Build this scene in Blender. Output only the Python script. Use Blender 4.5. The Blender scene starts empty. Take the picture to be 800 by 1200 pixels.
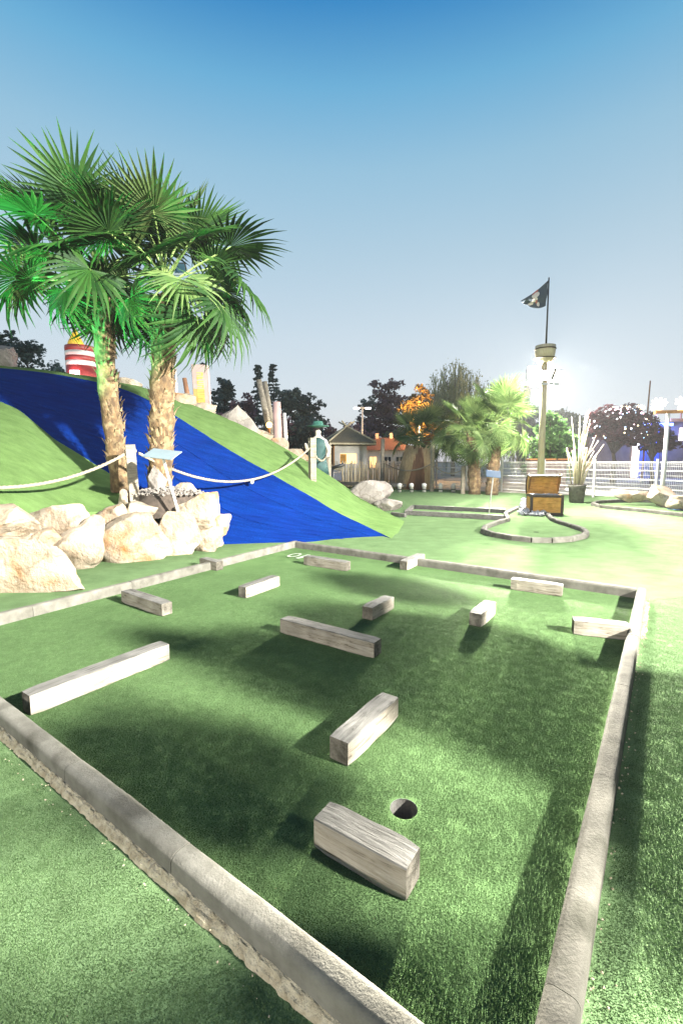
import bpy, bmesh, math, random
from mathutils import Vector, Matrix, noise
from mathutils.geometry import delaunay_2d_cdt

scene = bpy.context.scene
col = scene.collection
R = math.radians
random.seed(7)

# ------------------------------------------------------------------ camera
cam_d = bpy.data.cameras.new('camera')
cam = bpy.data.objects.new('camera', cam_d)
col.objects.link(cam)
cam_d.sensor_fit = 'HORIZONTAL'
cam_d.sensor_width = 36.0
cam_d.lens = 23.85
cam_d.clip_start = 0.05
cam_d.clip_end = 3000
cam.location = (0, 0, 1.4)
cam.rotation_euler = (R(90 - 6.35), 0, 0)
scene.camera = cam

# ------------------------------------------------------------------ sky, sun, exposure
world = bpy.data.worlds.new('World')
scene.world = world
world.use_nodes = True
wn, wl = world.node_tree.nodes, world.node_tree.links
bg = wn['Background']
sky = wn.new('ShaderNodeTexSky')
sky.sky_type = 'NISHITA'
sky.sun_disc = False
sky.sun_elevation = R(2)
sky.sun_rotation = R(150)
sky.ozone_density = 3
sky.dust_density = 1
tc = wn.new('ShaderNodeTexCoord')
sx = wn.new('ShaderNodeSeparateXYZ')
wl.new(tc.outputs['Generated'], sx.inputs[0])
ramp = wn.new('ShaderNodeValToRGB')
wl.new(sx.outputs['Z'], ramp.inputs[0])


def lin(r, g, b):
    return tuple((v / 255 / 12.92) if v / 255 < .04045 else ((v / 255 + .055) / 1.055) ** 2.4 for v in (r, g, b)) + (1,)


stops = [(0.0, (226, 226, 231)), (.11, (220, 226, 231)), (.25, (204, 218, 227)), (.40, (176, 204, 220)),
         (.51, (150, 193, 217)), (.60, (106, 174, 213)), (.68, (36, 130, 194)), (.80, (18, 88, 150)), (1.0, (12, 66, 124))]
el = ramp.color_ramp.elements
while len(el) < len(stops):
    el.new(.5)
for e, (p, c) in zip(el, stops):
    e.position = p
    e.color = lin(*c)
skm = wn.new('ShaderNodeMixRGB')
skm.blend_type = 'ADD'
skm.inputs[0].default_value = 0.06
wl.new(ramp.outputs[0], skm.inputs[1])
wl.new(sky.outputs[0], skm.inputs[2])
wl.new(skm.outputs[0], bg.inputs[0])
bg.inputs[1].default_value = 0.95

sun_d = bpy.data.lights.new('sun', 'SUN')
sun_d.energy = 0.08
sun_d.angle = R(12)
sun_d.color = (1, .8, .65)
sun = bpy.data.objects.new('sun', sun_d)
sun.rotation_euler = (R(86), 0, R(-150 + 180))
col.objects.link(sun)

scene.view_settings.view_transform = 'Standard'
scene.view_settings.look = 'None'
scene.view_settings.exposure = 0.0
scene.view_settings.gamma = 1.0
scene.cycles.max_bounces = 6
scene.cycles.transparent_max_bounces = 6
scene.cycles.sample_clamp_indirect = 4.0
scene.cycles.use_adaptive_sampling = True

# ------------------------------------------------------------------ survey helpers
# the site was measured from one spot 1.4 m above the turf; G gives the spot on a level, AT the point at a distance
SF, SP, SH = 530.0, R(6.35), 1.4


def _ray(px, py):
    a, b = (px - 400) / SF, -(py - 600) / SF
    return Vector((a, math.cos(SP) + b * math.sin(SP), -math.sin(SP) + b * math.cos(SP)))


def G(px, py, z=0.0):
    d = _ray(px, py)
    t = (z - SH) / d.z
    return Vector((d.x * t, d.y * t, z))


def AT(px, py, y):
    d = _ray(px, py)
    t = y / d.y
    return Vector((d.x * t, y, SH + d.z * t))


def PX(n, y):
    return n * y / SF


# ------------------------------------------------------------------ object helpers
def tag(o, label=None, cat=None, group=None, kind=None):
    if label:
        o['label'] = label
    if cat:
        o['category'] = cat
    if group:
        o['group'] = group
    if kind:
        o['kind'] = kind
    return o


def empty(name, loc=(0, 0, 0), rz=0):
    o = bpy.data.objects.new(name, None)
    col.objects.link(o)
    o.location = loc
    o.rotation_euler = (0, 0, rz)
    o.empty_display_size = .2
    return o


def link(name, me, parent=None, loc=None, rot=None):
    o = bpy.data.objects.new(name, me)
    col.objects.link(o)
    if parent:
        o.parent = parent
    if loc is not None:
        o.location = loc
    if rot is not None:
        o.rotation_euler = rot
    return o


class MB:
    def __init__(self):
        self.v, self.f, self.m = [], [], []

    def add(self, vs, fs, mi=0):
        n = len(self.v)
        self.v += [tuple(p) for p in vs]
        self.f += [tuple(i + n for i in f) for f in fs]
        self.m += [mi] * len(fs)
        return self

    def box(self, c, s, M=None, mi=0):
        hx, hy, hz = s[0] / 2, s[1] / 2, s[2] / 2
        vs = [Vector((x, y, z)) for x in (-hx, hx) for y in (-hy, hy) for z in (-hz, hz)]
        if M is not None:
            vs = [M @ p for p in vs]
        c = Vector(c)
        return self.add([p + c for p in vs], [(0, 1, 3, 2), (4, 6, 7, 5), (0, 4, 5, 1), (2, 3, 7, 6), (0, 2, 6, 4), (1, 5, 7, 3)], mi)

    def bar(self, a, b, w, h=None, mi=0, roll=None):
        a, b = Vector(a), Vector(b)
        h = h or w
        d = (b - a)
        x = d.normalized()
        up = Vector((0, 0, 1)) if abs(x.z) < .95 else Vector((0, 1, 0))
        y = up.cross(x).normalized()
        z = x.cross(y)
        M = Matrix((x, y, z)).transposed()
        if roll:
            M = M @ Matrix.Rotation(roll, 3, 'X')
        return self.box((a + b) / 2, (d.length, w, h), M, mi)

    def tube(self, pts, rad, n=8, cap=True, mi=0):
        pts = [Vector(p) for p in pts]
        if not hasattr(rad, '__len__'):
            rad = [rad] * len(pts)
        vs, fs = [], []
        ref = Vector((.37, .91, .2))
        for i, p in enumerate(pts):
            d = (pts[min(i + 1, len(pts) - 1)] - pts[max(i - 1, 0)]).normalized()
            if abs(d.dot(ref)) > .97:
                ref = Vector((1, 0, 0))
            u = (ref - d * ref.dot(d)).normalized()
            ref = u
            w = d.cross(u)
            for k in range(n):
                a = 2 * math.pi * k / n
                vs.append(p + (u * math.cos(a) + w * math.sin(a)) * rad[i])
        for i in range(len(pts) - 1):
            for k in range(n):
                fs.append((i * n + k, i * n + (k + 1) % n, (i + 1) * n + (k + 1) % n, (i + 1) * n + k))
        if cap:
            fs.append(tuple(range(n))[::-1])
            fs.append(tuple((len(pts) - 1) * n + k for k in range(n)))
        return self.add(vs, fs, mi)

    def lathe(self, prof, c=(0, 0, 0), n=20, mi=0):
        c = Vector(c)
        return self.tube([c + Vector((0, 0, z)) for r, z in prof], [max(r, 1e-4) for r, z in prof], n, True, mi)

    def build(self, name, mats, parent=None, smooth=False, loc=None, rot=None, bevel=0):
        me = self.mesh(name, mats, smooth)
        o = link(name, me, parent, loc, rot)
        if bevel:
            b = o.modifiers.new('bevel', 'BEVEL')
            b.width = bevel
            b.segments = 2
            b.limit_method = 'ANGLE'
        return o

    def mesh(self, name, mats, smooth=False):
        me = bpy.data.meshes.new(name)
        me.from_pydata(self.v, [], self.f)
        for m in (mats if isinstance(mats, (list, tuple)) else [mats]):
            me.materials.append(m)
        me.polygons.foreach_set('material_index', self.m)
        if smooth:
            me.polygons.foreach_set('use_smooth', [True] * len(self.f))
        me.update()
        return me


def sphere_mb(c, r, seg=10, rings=6):
    m = MB()
    m.lathe([(r * math.sin(math.pi * i / rings), -r * math.cos(math.pi * i / rings)) for i in range(rings + 1)], c, seg)
    return m


# ------------------------------------------------------------------ materials
def nm(name):
    m = bpy.data.materials.new(name)
    m.use_nodes = True
    nt = m.node_tree
    return m, nt.nodes, nt.links, nt.nodes['Principled BSDF']


def mat(name, c1, c2=None, scale=6.0, rough=.7, bump=0.0, bscale=None, metal=0, detail=6, stretch=(1, 1, 1), rnd=0.0, lo=.35, hi=.65,
        spec=.5, c3=None, scale3=1.5, lo3=.5, hi3=.7):
    """procedural surface: noise mix of c1 and c2 (and stains of c3) on object coordinates, bump of its own"""
    m, N, L, P = nm(name)
    P.inputs['Roughness'].default_value = rough
    P.inputs['Metallic'].default_value = metal
    P.inputs['Specular IOR Level'].default_value = spec
    t = N.new('ShaderNodeTexCoord')
    mp = N.new('ShaderNodeMapping')
    mp.inputs['Scale'].default_value = stretch
    oi = N.new('ShaderNodeObjectInfo')
    mu = N.new('ShaderNodeVectorMath')
    mu.operation = 'SCALE'
    mu.inputs['Scale'].default_value = 40
    cb = N.new('ShaderNodeCombineXYZ')
    for k in range(3):
        L.new(oi.outputs['Random'], cb.inputs[k])
    L.new(cb.outputs[0], mu.inputs[0])
    ad = N.new('ShaderNodeVectorMath')
    L.new(t.outputs['Object'], ad.inputs[0])
    L.new(mu.outputs[0], ad.inputs[1])
    L.new(ad.outputs[0], mp.inputs[0])
    c2 = c2 or tuple(v * .8 for v in c1)
    n1 = N.new('ShaderNodeTexNoise')
    n1.inputs['Scale'].default_value = scale
    n1.inputs['Detail'].default_value = detail
    n1.inputs['Roughness'].default_value = .62
    L.new(mp.outputs[0], n1.inputs['Vector'])
    r = N.new('ShaderNodeValToRGB')
    r.color_ramp.elements[0].position = lo
    r.color_ramp.elements[1].position = hi
    r.color_ramp.elements[0].color = tuple(c1) + (1,)
    r.color_ramp.elements[1].color = tuple(c2) + (1,)
    L.new(n1.outputs['Fac'], r.inputs[0])
    out = r.outputs[0]
    if c3:
        n3 = N.new('ShaderNodeTexNoise')
        n3.inputs['Scale'].default_value = scale3
        n3.inputs['Detail'].default_value = 5
        L.new(ad.outputs[0], n3.inputs['Vector'])
        r3 = N.new('ShaderNodeValToRGB')
        r3.color_ramp.elements[0].position = lo3
        r3.color_ramp.elements[1].position = hi3
        L.new(n3.outputs['Fac'], r3.inputs[0])
        mx3 = N.new('ShaderNodeMixRGB')
        L.new(r3.outputs[0], mx3.inputs[0])
        L.new(out, mx3.inputs[1])
        mx3.inputs[2].default_value = tuple(c3) + (1,)
        out = mx3.outputs[0]
    if rnd:
        hs = N.new('ShaderNodeHueSaturation')
        ma = N.new('ShaderNodeMapRange')
        ma.inputs['To Min'].default_value = 1 - rnd
        ma.inputs['To Max'].default_value = 1 + rnd
        L.new(oi.outputs['Random'], ma.inputs['Value'])
        L.new(ma.outputs[0], hs.inputs['Value'])
        L.new(out, hs.inputs['Color'])
        out = hs.outputs[0]
    L.new(out, P.inputs['Base Color'])
    if bump:
        nb = N.new('ShaderNodeTexNoise')
        nb.inputs['Scale'].default_value = bscale or scale * 4
        nb.inputs['Detail'].default_value = 6
        nb.inputs['Roughness'].default_value = .65
        L.new(mp.outputs[0], nb.inputs['Vector'])
        b = N.new('ShaderNodeBump')
        b.inputs['Strength'].default_value = bump
        b.inputs['Distance'].default_value = .02
        L.new(nb.outputs['Fac'], b.inputs['Height'])
        L.new(b.outputs[0], P.inputs['Normal'])
    return m


def glow(name, c, s):
    m, N, L, P = nm(name)
    P.inputs['Base Color'].default_value = tuple(c) + (1,)
    P.inputs['Emission Color'].default_value = tuple(c) + (1,)
    P.inputs['Emission Strength'].default_value = s
    return m


def leafmat(name, c1, c2, trans=.35, rough=.45, scale=1.2, fine=0):
    m, N, L, P = nm(name)
    P.inputs['Roughness'].default_value = rough
    g = N.new('ShaderNodeNewGeometry')
    oi = N.new('ShaderNodeObjectInfo')
    t = N.new('ShaderNodeTexCoord')
    n1 = N.new('ShaderNodeTexNoise')
    n1.inputs['Scale'].default_value = scale
    L.new(t.outputs['Object'], n1.inputs['Vector'])
    a = N.new('ShaderNodeMath')
    a.operation = 'ADD'
    L.new(n1.outputs['Fac'], a.inputs[0])
    s = N.new('ShaderNodeMath')
    s.operation = 'MULTIPLY_ADD'
    s.inputs[1].default_value = .5
    s.inputs[2].default_value = -.25
    L.new(g.outputs['Random Per Island'], s.inputs[0])
    L.new(s.outputs[0], a.inputs[1])
    r = N.new('ShaderNodeValToRGB')
    r.color_ramp.elements[0].position = .25
    r.color_ramp.elements[1].position = .75
    r.color_ramp.elements[0].color = tuple(c1) + (1,)
    r.color_ramp.elements[1].color = tuple(c2) + (1,)
    L.new(a.outputs[0], r.inputs[0])
    hs = N.new('ShaderNodeHueSaturation')
    ma = N.new('ShaderNodeMapRange')
    ma.inputs['To Min'].default_value = .75
    ma.inputs['To Max'].default_value = 1.25
    L.new(oi.outputs['Random'], ma.inputs['Value'])
    L.new(ma.outputs[0], hs.inputs['Value'])
    L.new(r.outputs[0], hs.inputs['Color'])
    L.new(hs.outputs[0], P.inputs['Base Color'])
    tr = N.new('ShaderNodeBsdfTranslucent')
    L.new(hs.outputs[0], tr.inputs['Color'])
    mx = N.new('ShaderNodeMixShader')
    mx.inputs[0].default_value = trans
    out = N['Material Output']
    L.new(P.outputs[0], mx.inputs[1])
    L.new(tr.outputs[0], mx.inputs[2])
    L.new(mx.outputs[0], out.inputs['Surface'])
    return m


def turfmat(name, c1, c2, c3, bump=.9, fine=260, streak=0.0, sdir=(1, 1, 1)):
    m, N, L, P = nm(name)
    P.inputs['Roughness'].default_value = 1.0
    P.inputs['Specular IOR Level'].default_value = 0.0
    t = N.new('ShaderNodeTexCoord')
    nf = N.new('ShaderNodeTexNoise')
    nf.inputs['Scale'].default_value = fine
    nf.inputs['Detail'].default_value = 3
    L.new(t.outputs['Object'], nf.inputs['Vector'])
    nb = N.new('ShaderNodeTexNoise')
    nb.inputs['Scale'].default_value = 2.2
    nb.inputs['Detail'].default_value = 7
    L.new(t.outputs['Object'], nb.inputs['Vector'])
    r = N.new('ShaderNodeValToRGB')
    r.color_ramp.elements[0].position = .3
    r.color_ramp.elements[1].position = .7
    r.color_ramp.elements[0].color = tuple(c1) + (1,)
    r.color_ramp.elements[1].color = tuple(c2) + (1,)
    L.new(nf.outputs['Fac'], r.inputs[0])
    r2 = N.new('ShaderNodeValToRGB')
    r2.color_ramp.elements[0].position = .42
    r2.color_ramp.elements[1].position = .72
    L.new(nb.outputs['Fac'], r2.inputs[0])
    mx = N.new('ShaderNodeMixRGB')
    L.new(r2.outputs[0], mx.inputs[0])
    L.new(r.outputs[0], mx.inputs[1])
    mx.inputs[2].default_value = tuple(c3) + (1,)
    out = mx.outputs[0]
    if streak:
        # brushed nap: long lighter and darker streaks and worn patches
        mp = N.new('ShaderNodeMapping')
        mp.inputs['Rotation'].default_value = (0, 0, R(38))
        mp.inputs['Scale'].default_value = sdir
        L.new(t.outputs['Object'], mp.inputs[0])
        ns = N.new('ShaderNodeTexNoise')
        ns.inputs['Scale'].default_value = 3.0
        ns.inputs['Detail'].default_value = 8
        ns.inputs['Roughness'].default_value = .7
        L.new(mp.outputs[0], ns.inputs['Vector'])
        mr = N.new('ShaderNodeMapRange')
        mr.inputs['From Min'].default_value = .3
        mr.inputs['From Max'].default_value = .7
        mr.inputs['To Min'].default_value = 1 - streak
        mr.inputs['To Max'].default_value = 1 + streak
        L.new(ns.outputs['Fac'], mr.inputs['Value'])
        hv = N.new('ShaderNodeHueSaturation')
        L.new(mr.outputs[0], hv.inputs['Value'])
        L.new(out, hv.inputs['Color'])
        out = hv.outputs[0]
    L.new(out, P.inputs['Base Color'])
    b = N.new('ShaderNodeBump')
    b.inputs['Strength'].default_value = bump
    b.inputs['Distance'].default_value = .006
    L.new(nf.outputs['Fac'], b.inputs['Height'])
    L.new(b.outputs[0], P.inputs['Normal'])
    return m


def woodmat(name, c1, c2, dark, rough=.8, ringscale=18):
    m, N, L, P = nm(name)
    P.inputs['Roughness'].default_value = rough
    P.inputs['Specular IOR Level'].default_value = .04
    t = N.new('ShaderNodeTexCoord')
    oi = N.new('ShaderNodeObjectInfo')
    cb = N.new('ShaderNodeCombineXYZ')
    for k in range(3):
        L.new(oi.outputs['Random'], cb.inputs[k])
    mu = N.new('ShaderNodeVectorMath')
    mu.operation = 'SCALE'
    mu.inputs['Scale'].default_value = 23
    L.new(cb.outputs[0], mu.inputs[0])
    ad = N.new('ShaderNodeVectorMath')
    L.new(t.outputs['Object'], ad.inputs[0])
    L.new(mu.outputs[0], ad.inputs[1])
    mp = N.new('ShaderNodeMapping')
    mp.inputs['Scale'].default_value = (.9, 10, 10)
    L.new(ad.outputs[0], mp.inputs[0])
    n1 = N.new('ShaderNodeTexNoise')
    n1.inputs['Scale'].default_value = 5
    n1.inputs['Detail'].default_value = 8
    n1.inputs['Roughness'].default_value = .7
    n1.inputs['Distortion'].default_value = .8
    L.new(mp.outputs[0], n1.inputs['Vector'])
    r = N.new('ShaderNodeValToRGB')
    r.color_ramp.elements[0].position = .33
    r.color_ramp.elements[0].color = tuple(dark) + (1,)
    e = r.color_ramp.elements.new(.44)
    e.color = tuple(c1) + (1,)
    r.color_ramp.elements[2].position = .68
    r.color_ramp.elements[2].color = tuple(c2) + (1,)
    L.new(n1.outputs['Fac'], r.inputs[0])
    # wide patches of weather
    n2 = N.new('ShaderNodeTexNoise')
    n2.inputs['Scale'].default_value = 7
    n2.inputs['Detail'].default_value = 5
    L.new(ad.outputs[0], n2.inputs['Vector'])
    ma = N.new('ShaderNodeMapRange')
    ma.inputs['From Min'].default_value = .3
    ma.inputs['From Max'].default_value = .7
    ma.inputs['To Min'].default_value = .72
    ma.inputs['To Max'].default_value = 1.15
    L.new(n2.outputs['Fac'], ma.inputs['Value'])
    hs = N.new('ShaderNodeHueSaturation')
    L.new(ma.outputs[0], hs.inputs['Value'])
    L.new(r.outputs[0], hs.inputs['Color'])
    L.new(hs.outputs[0], P.inputs['Base Color'])
    b = N.new('ShaderNodeBump')
    b.inputs['Strength'].default_value = .7
    b.inputs['Distance'].default_value = .006
    L.new(n1.outputs['Fac'], b.inputs['Height'])
    L.new(b.outputs[0], P.inputs['Normal'])
    return m


M = {}
M['turf'] = turfmat('turf', (.044, .084, .029), (.092, .146, .062), (.082, .136, .055), .9, 260, .16, (1, 1.5, 1))
M['turf_far'] = turfmat('turf_course', (.058, .100, .042), (.116, .172, .082), (.102, .158, .073), .8, 170, .20, (1, 1.6, 1))
M['turf_hill'] = turfmat('turf_hill', (.066, .118, .034), (.112, .175, .062), (.100, .162, .056), .9, 90, .22, (1, 2.5, 1))
M['blue'] = turfmat('blue_carpet', (.002, .008, .075), (.003, .030, .175), (.003, .017, .125), 1.0, 90, .34, (.5, 4, 1))
M['blade'] = leafmat('turf_blade', (.058, .112, .036), (.152, .230, .104), .50, .65, 3.0)
M['blade'].node_tree.nodes['Principled BSDF'].inputs['Specular IOR Level'].default_value = .12
M['concrete'] = mat('concrete', (.140, .133, .115), (.088, .083, .07), 7, .85, .3, 90, c3=(.045, .042, .034), scale3=6, lo3=.54, hi3=.78, rnd=.08)
M['concrete_dark'] = mat('dim_lit_concrete', (.098, .092, .078), (.055, .052, .044), 7, .9, .3, 90, c3=(.030, .030, .022), scale3=6, lo3=.52, hi3=.76, rnd=.1)  # darker copy of the concrete: weaker light on the right run is in its colour
M['mortar'] = mat('mortar', (.50, .44, .33), (.30, .25, .17), 30, .95, 1.0, 60)
M['wood'] = woodmat('weathered_timber', (.105, .100, .091), (.165, .158, .147), (.026, .024, .020))
M['wood_side'] = woodmat('timber_side', (.195, .170, .135), (.275, .25, .215), (.048, .038, .028))
M['wood_end'] = mat('timber_end_grain', (.11, .10, .083), (.05, .045, .036), 30, .9, .6, 70, c3=(.20, .18, .15), scale3=9, lo3=.5, hi3=.7)
M['wood_post'] = woodmat('post_timber', (.22, .19, .145), (.32, .285, .235), (.08, .065, .045))
M['rock'] = mat('limestone', (.36, .31, .245), (.26, .20, .14), 3.5, .9, .9, 12, c3=(.29, .14, .05), scale3=2.3, lo3=.56, hi3=.74)
M['rock_grey'] = mat('pale_rock', (.27, .245, .22), (.17, .15, .135), 3.5, .9, .9, 12)
for key in ('rock', 'rock_grey'):
    nt = M[key].node_tree
    bs = nt.nodes['Principled BSDF']
    bmp = [x for x in nt.nodes if x.type == 'BUMP'][0]
    bmp.inputs['Distance'].default_value = .05
    tcn = [x for x in nt.nodes if x.type == 'TEX_COORD'][0]
    vor = nt.nodes.new('ShaderNodeTexVoronoi')
    vor.feature = 'DISTANCE_TO_EDGE'
    vor.inputs['Scale'].default_value = 1.7
    wob = nt.nodes.new('ShaderNodeTexNoise')
    wob.inputs['Scale'].default_value = 3
    wob.inputs['Detail'].default_value = 5
    nt.links.new(tcn.outputs['Object'], wob.inputs['Vector'])
    mixv = nt.nodes.new('ShaderNodeMixRGB')
    mixv.inputs[0].default_value = .35
    nt.links.new(tcn.outputs['Object'], mixv.inputs[1])
    nt.links.new(wob.outputs['Color'], mixv.inputs[2])
    nt.links.new(mixv.outputs[0], vor.inputs['Vector'])
    crk = nt.nodes.new('ShaderNodeValToRGB')
    crk.color_ramp.elements[0].position = 0.0
    crk.color_ramp.elements[0].color = (.30, .26, .20, 1)
    crk.color_ramp.elements[1].position = .03
    crk.color_ramp.elements[1].color = (1, 1, 1, 1)
    nt.links.new(vor.outputs['Distance'], crk.inputs[0])
    old = bs.inputs['Base Color'].links[0].from_socket
    mul = nt.nodes.new('ShaderNodeMixRGB')
    mul.blend_type = 'MULTIPLY'
    mul.inputs[0].default_value = .45
    nt.links.new(old, mul.inputs[1])
    nt.links.new(crk.outputs[0], mul.inputs[2])
    nt.links.new(mul.outputs[0], bs.inputs['Base Color'])
for key in ('concrete', 'concrete_dark', 'mortar', 'rock', 'rock_grey', 'wood_end'):
    M[key].node_tree.nodes['Principled BSDF'].inputs['Specular IOR Level'].default_value = .04
    M[key].node_tree.nodes['Principled BSDF'].inputs['Roughness'].default_value = 1.0
M['rope'] = mat('rope', (.34, .29, .215), (.22, .18, .13), 60, .9, .8, 160)
M['metal'] = mat('galvanised', (.52, .54, .56), (.44, .46, .48), 12, .45, .05, metal=.6)
M['white'] = mat('white_paint', (.55, .54, .51), (.46, .45, .42), 5, .5)
M['black'] = mat('black_paint', (.02, .02, .022), (.03, .03, .03), 9, .5)
M['panel_grey'] = mat('sign_plate', (.17, .215, .235), (.14, .18, .20), 4, .5)
M['panel_blue'] = mat('sign_plate_blue', (.05, .10, .18), (.07, .13, .22), 6, .35)
M['trunk'] = mat('palm_fibre', (.15, .092, .042), (.055, .034, .018), 14, .95, 1.0, 40, stretch=(1, 1, .5), c3=(.22, .16, .085), scale3=8, lo3=.5, hi3=.66)
M['stub'] = mat('palm_stub', (.23, .165, .085), (.10, .062, .034), 9, .9, .5, rnd=.3)
M['frond'] = leafmat('palm_leaf', (.009, .036, .007), (.034, .088, .015), .30, .62, 1.6)
M['frond_pale'] = leafmat('palm_leaf_pale', (.040, .078, .018), (.105, .155, .048), .30, .62, 1.6)
for key in ('frond', 'frond_pale'):
    M[key].node_tree.nodes['Principled BSDF'].inputs['Specular IOR Level'].default_value = .2
M['petiole'] = mat('petiole', (.12, .20, .05), (.20, .26, .08), 8, .5)
M['bark'] = mat('bark', (.075, .055, .042), (.035, .027, .02), 12, .95, .8, 30)
M['pine'] = leafmat('pine_needles', (.055, .10, .092), (.14, .20, .175), .3, .6, .4)
M['copper_mauve_lit'] = leafmat('copper_mauve_lit_leaf', (.12, .085, .10), (.25, .16, .19), .3, .6, .4)  # also carries the pinkish light on the tall pine as leaf colour
M['plum'] = leafmat('plum_leaf', (.05, .020, .026), (.12, .045, .052), .3, .5, .6)
M['willow'] = leafmat('willow_leaf', (.14, .17, .08), (.28, .30, .15), .4, .6, .5)
M['orange_lit'] = leafmat('orange_lit_leaf', (.16, .10, .03), (.30, .19, .05), .4, .5, .5)  # orange lamplight painted into the leaf colour
M['bush'] = leafmat('bush_leaf', (.05, .13, .03), (.16, .30, .09), .3, .4, .8)
M['thatch'] = mat('thatch', (.22, .18, .11), (.12, .095, .06), 10, .95, 1.0, 40, stretch=(3, 3, .6))
M['reed'] = mat('reed_wrap', (.46, .34, .19), (.27, .18, .09), 9, .9, .8, 30, stretch=(4, 4, .3))
M['bamboo'] = mat('bamboo', (.58, .50, .34), (.42, .34, .21), 7, .6, .3, stretch=(4, 4, .5), rnd=.25)
M['render_white'] = mat('white_render', (.62, .60, .56), (.52, .50, .46), 2, .9, .2)
M['orange_wood'] = mat('orange_wood', (.48, .22, .07), (.36, .15, .05), 5, .7, .2)
M['red_roof'] = mat('red_roof', (.11, .045, .038), (.075, .032, .028), 8, .8, .4)
M['chest'] = woodmat('chest_wood', (.50, .255, .065), (.62, .35, .10), (.20, .09, .025), .55)
M['dark_metal'] = mat('dark_iron', (.035, .025, .016), (.06, .04, .025), 14, .5, .2, metal=.4)
M['pebble'] = mat('pebble', (.42, .42, .43), (.20, .20, .22), 30, .4, .2, rnd=.4)
M['pavement'] = mat('pavement', (.36, .33, .28), (.28, .25, .21), 1.2, .9, .3, 40)
M['wall_mauve'] = mat('mauve_render', (.20, .15, .14), (.14, .105, .10), 1.5, .9, .3, 20)
M['flag'] = mat('flag_cloth', (.045, .062, .085), (.030, .042, .06), 6, .8, .2)
M['bone'] = mat('flag_print', (.66, .58, .52), (.56, .46, .40), 20, .8)
M['flag_red'] = mat('flag_print_red', (.40, .10, .08), (.30, .07, .06), 20, .8)
M['brown'] = mat('brown_wood', (.20, .095, .045), (.12, .055, .028), 7, .8, .4, stretch=(1, 1, .3))
M['red'] = mat('red_paint', (.26, .035, .03), (.19, .025, .022), 5, .5)
M['yellow'] = mat('yellow_paint', (.75, .46, .03), (.62, .36, .02), 5, .5)
M['banner'] = mat('banner_board', (.24, .17, .15), (.29, .21, .19), 2, .7)
M['banner_orange'] = mat('banner_orange', (.38, .15, .015), (.34, .17, .04), 3, .7)
M['banner_yellow'] = mat('banner_yellow', (.44, .34, .04), (.38, .27, .04), 9, .7)
M['coat'] = mat('coat_green', (.012, .045, .045), (.02, .07, .065), 8, .7)
M['hat'] = mat('hat_green', (.035, .14, .10), (.025, .10, .075), 8, .7)
M['statue_pale'] = mat('statue_pale', (.52, .47, .40), (.40, .36, .31), 6, .7)
M['car'] = mat('car_paint', (.20, .22, .24), (.19, .21, .23), 3, .3, metal=.3)
M['car_glass'] = mat('car_glass', (.03, .04, .05), (.03, .04, .05), 3, .08)
M['tarp'] = mat('blue_tarp', (.02, .10, .24), (.015, .08, .19), 5, .5, .4)
M['paint_mark'] = mat('white_turf_paint', (.30, .33, .27), (.16, .20, .13), 40, .9, .6, 150)
M['cup'] = mat('cup_plastic', (.11, .105, .095), (.06, .056, .05), 18, .7, .3)
M['cup_dark'] = mat('cup_shade', (.012, .012, .010), (.02, .02, .018), 18, 1.0, spec=0)
M['blue_wall'] = mat('blue_wall', (.10, .16, .50), (.08, .12, .42), 3, .6)
M['pink_wall'] = mat('pink_column', (.50, .33, .30), (.42, .28, .25), 3, .8, .2)
M['lamp_white'] = glow('lamp_white', (1, .97, .90), 14)
M['lamp_warm'] = glow('lamp_warm', (1, .55, .16), 12)
M['bulb'] = glow('bulb_white', (1, .93, .95), 5)
M['bulb_warm'] = glow('bulb_warm', (1, .85, .55), 5)
M['bulb_pink'] = glow('bulb_pink', (1, .62, .72), 4)
M['bulb_blue'] = glow('bulb_blue', (.45, .65, 1), 4)
M['led_blue'] = glow('led_blue', (.12, .2, 1), 9)
M['lamp_green'] = glow('lamp_green', (.1, 1, .3), 20)
M['lamp_pink'] = glow('lamp_pink', (1, .45, .5), 6)
M['window_lit'] = glow('window_lit', (1, .62, .25), 1.6)


def lamp(kind, name, loc, target, power, color, parent=None, size=.3, angle=120, blend=.4):
    d = bpy.data.lights.new(name, kind)
    d.energy = power
    d.color = color
    d.shadow_soft_size = size
    if kind == 'SPOT':
        d.spot_size = R(angle)
        d.spot_blend = blend
    o = bpy.data.objects.new(name, d)
    col.objects.link(o)
    o.location = loc
    if target is not None:
        v = Vector(target) - Vector(loc)
        o.rotation_euler = v.to_track_quat('-Z', 'Y').to_euler()
    if parent:
        o.parent = parent
        o.matrix_parent_inverse = Matrix.Translation(-Vector(parent.location))
    return o


# ------------------------------------------------------------------ the pit (hole with timber blocks): plan
FL = Vector((-.774, 7.357, 0))
FR = Vector((3.09, 4.537, 0))
LD = (Vector((-2.956, 3.797, 0)) - FL).normalized()
RD = (Vector((.522, .947, 0)) - FR).normalized()
ND = (Vector((.205, .919, 0)) - Vector((-1.931, 2.429, 0))).normalized()
KW, KH = .085, .10


def isect(p, d, q, e):
    t = ((q.x - p.x) * e.y - (q.y - p.y) * e.x) / (d.x * e.y - d.y * e.x)
    return p + d * t


nperp = Vector((ND.y, -ND.x, 0))
if nperp.y > 0:
    nperp = -nperp
NP = Vector((-1.931, 2.429, 0)) + nperp * (KW / 2)
NL = isect(FL, LD, NP, ND)
NR = isect(FR, RD, NP, ND)
HOLE = (G(457, 948) + G(489, 948)) / 2
HR = .056


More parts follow.
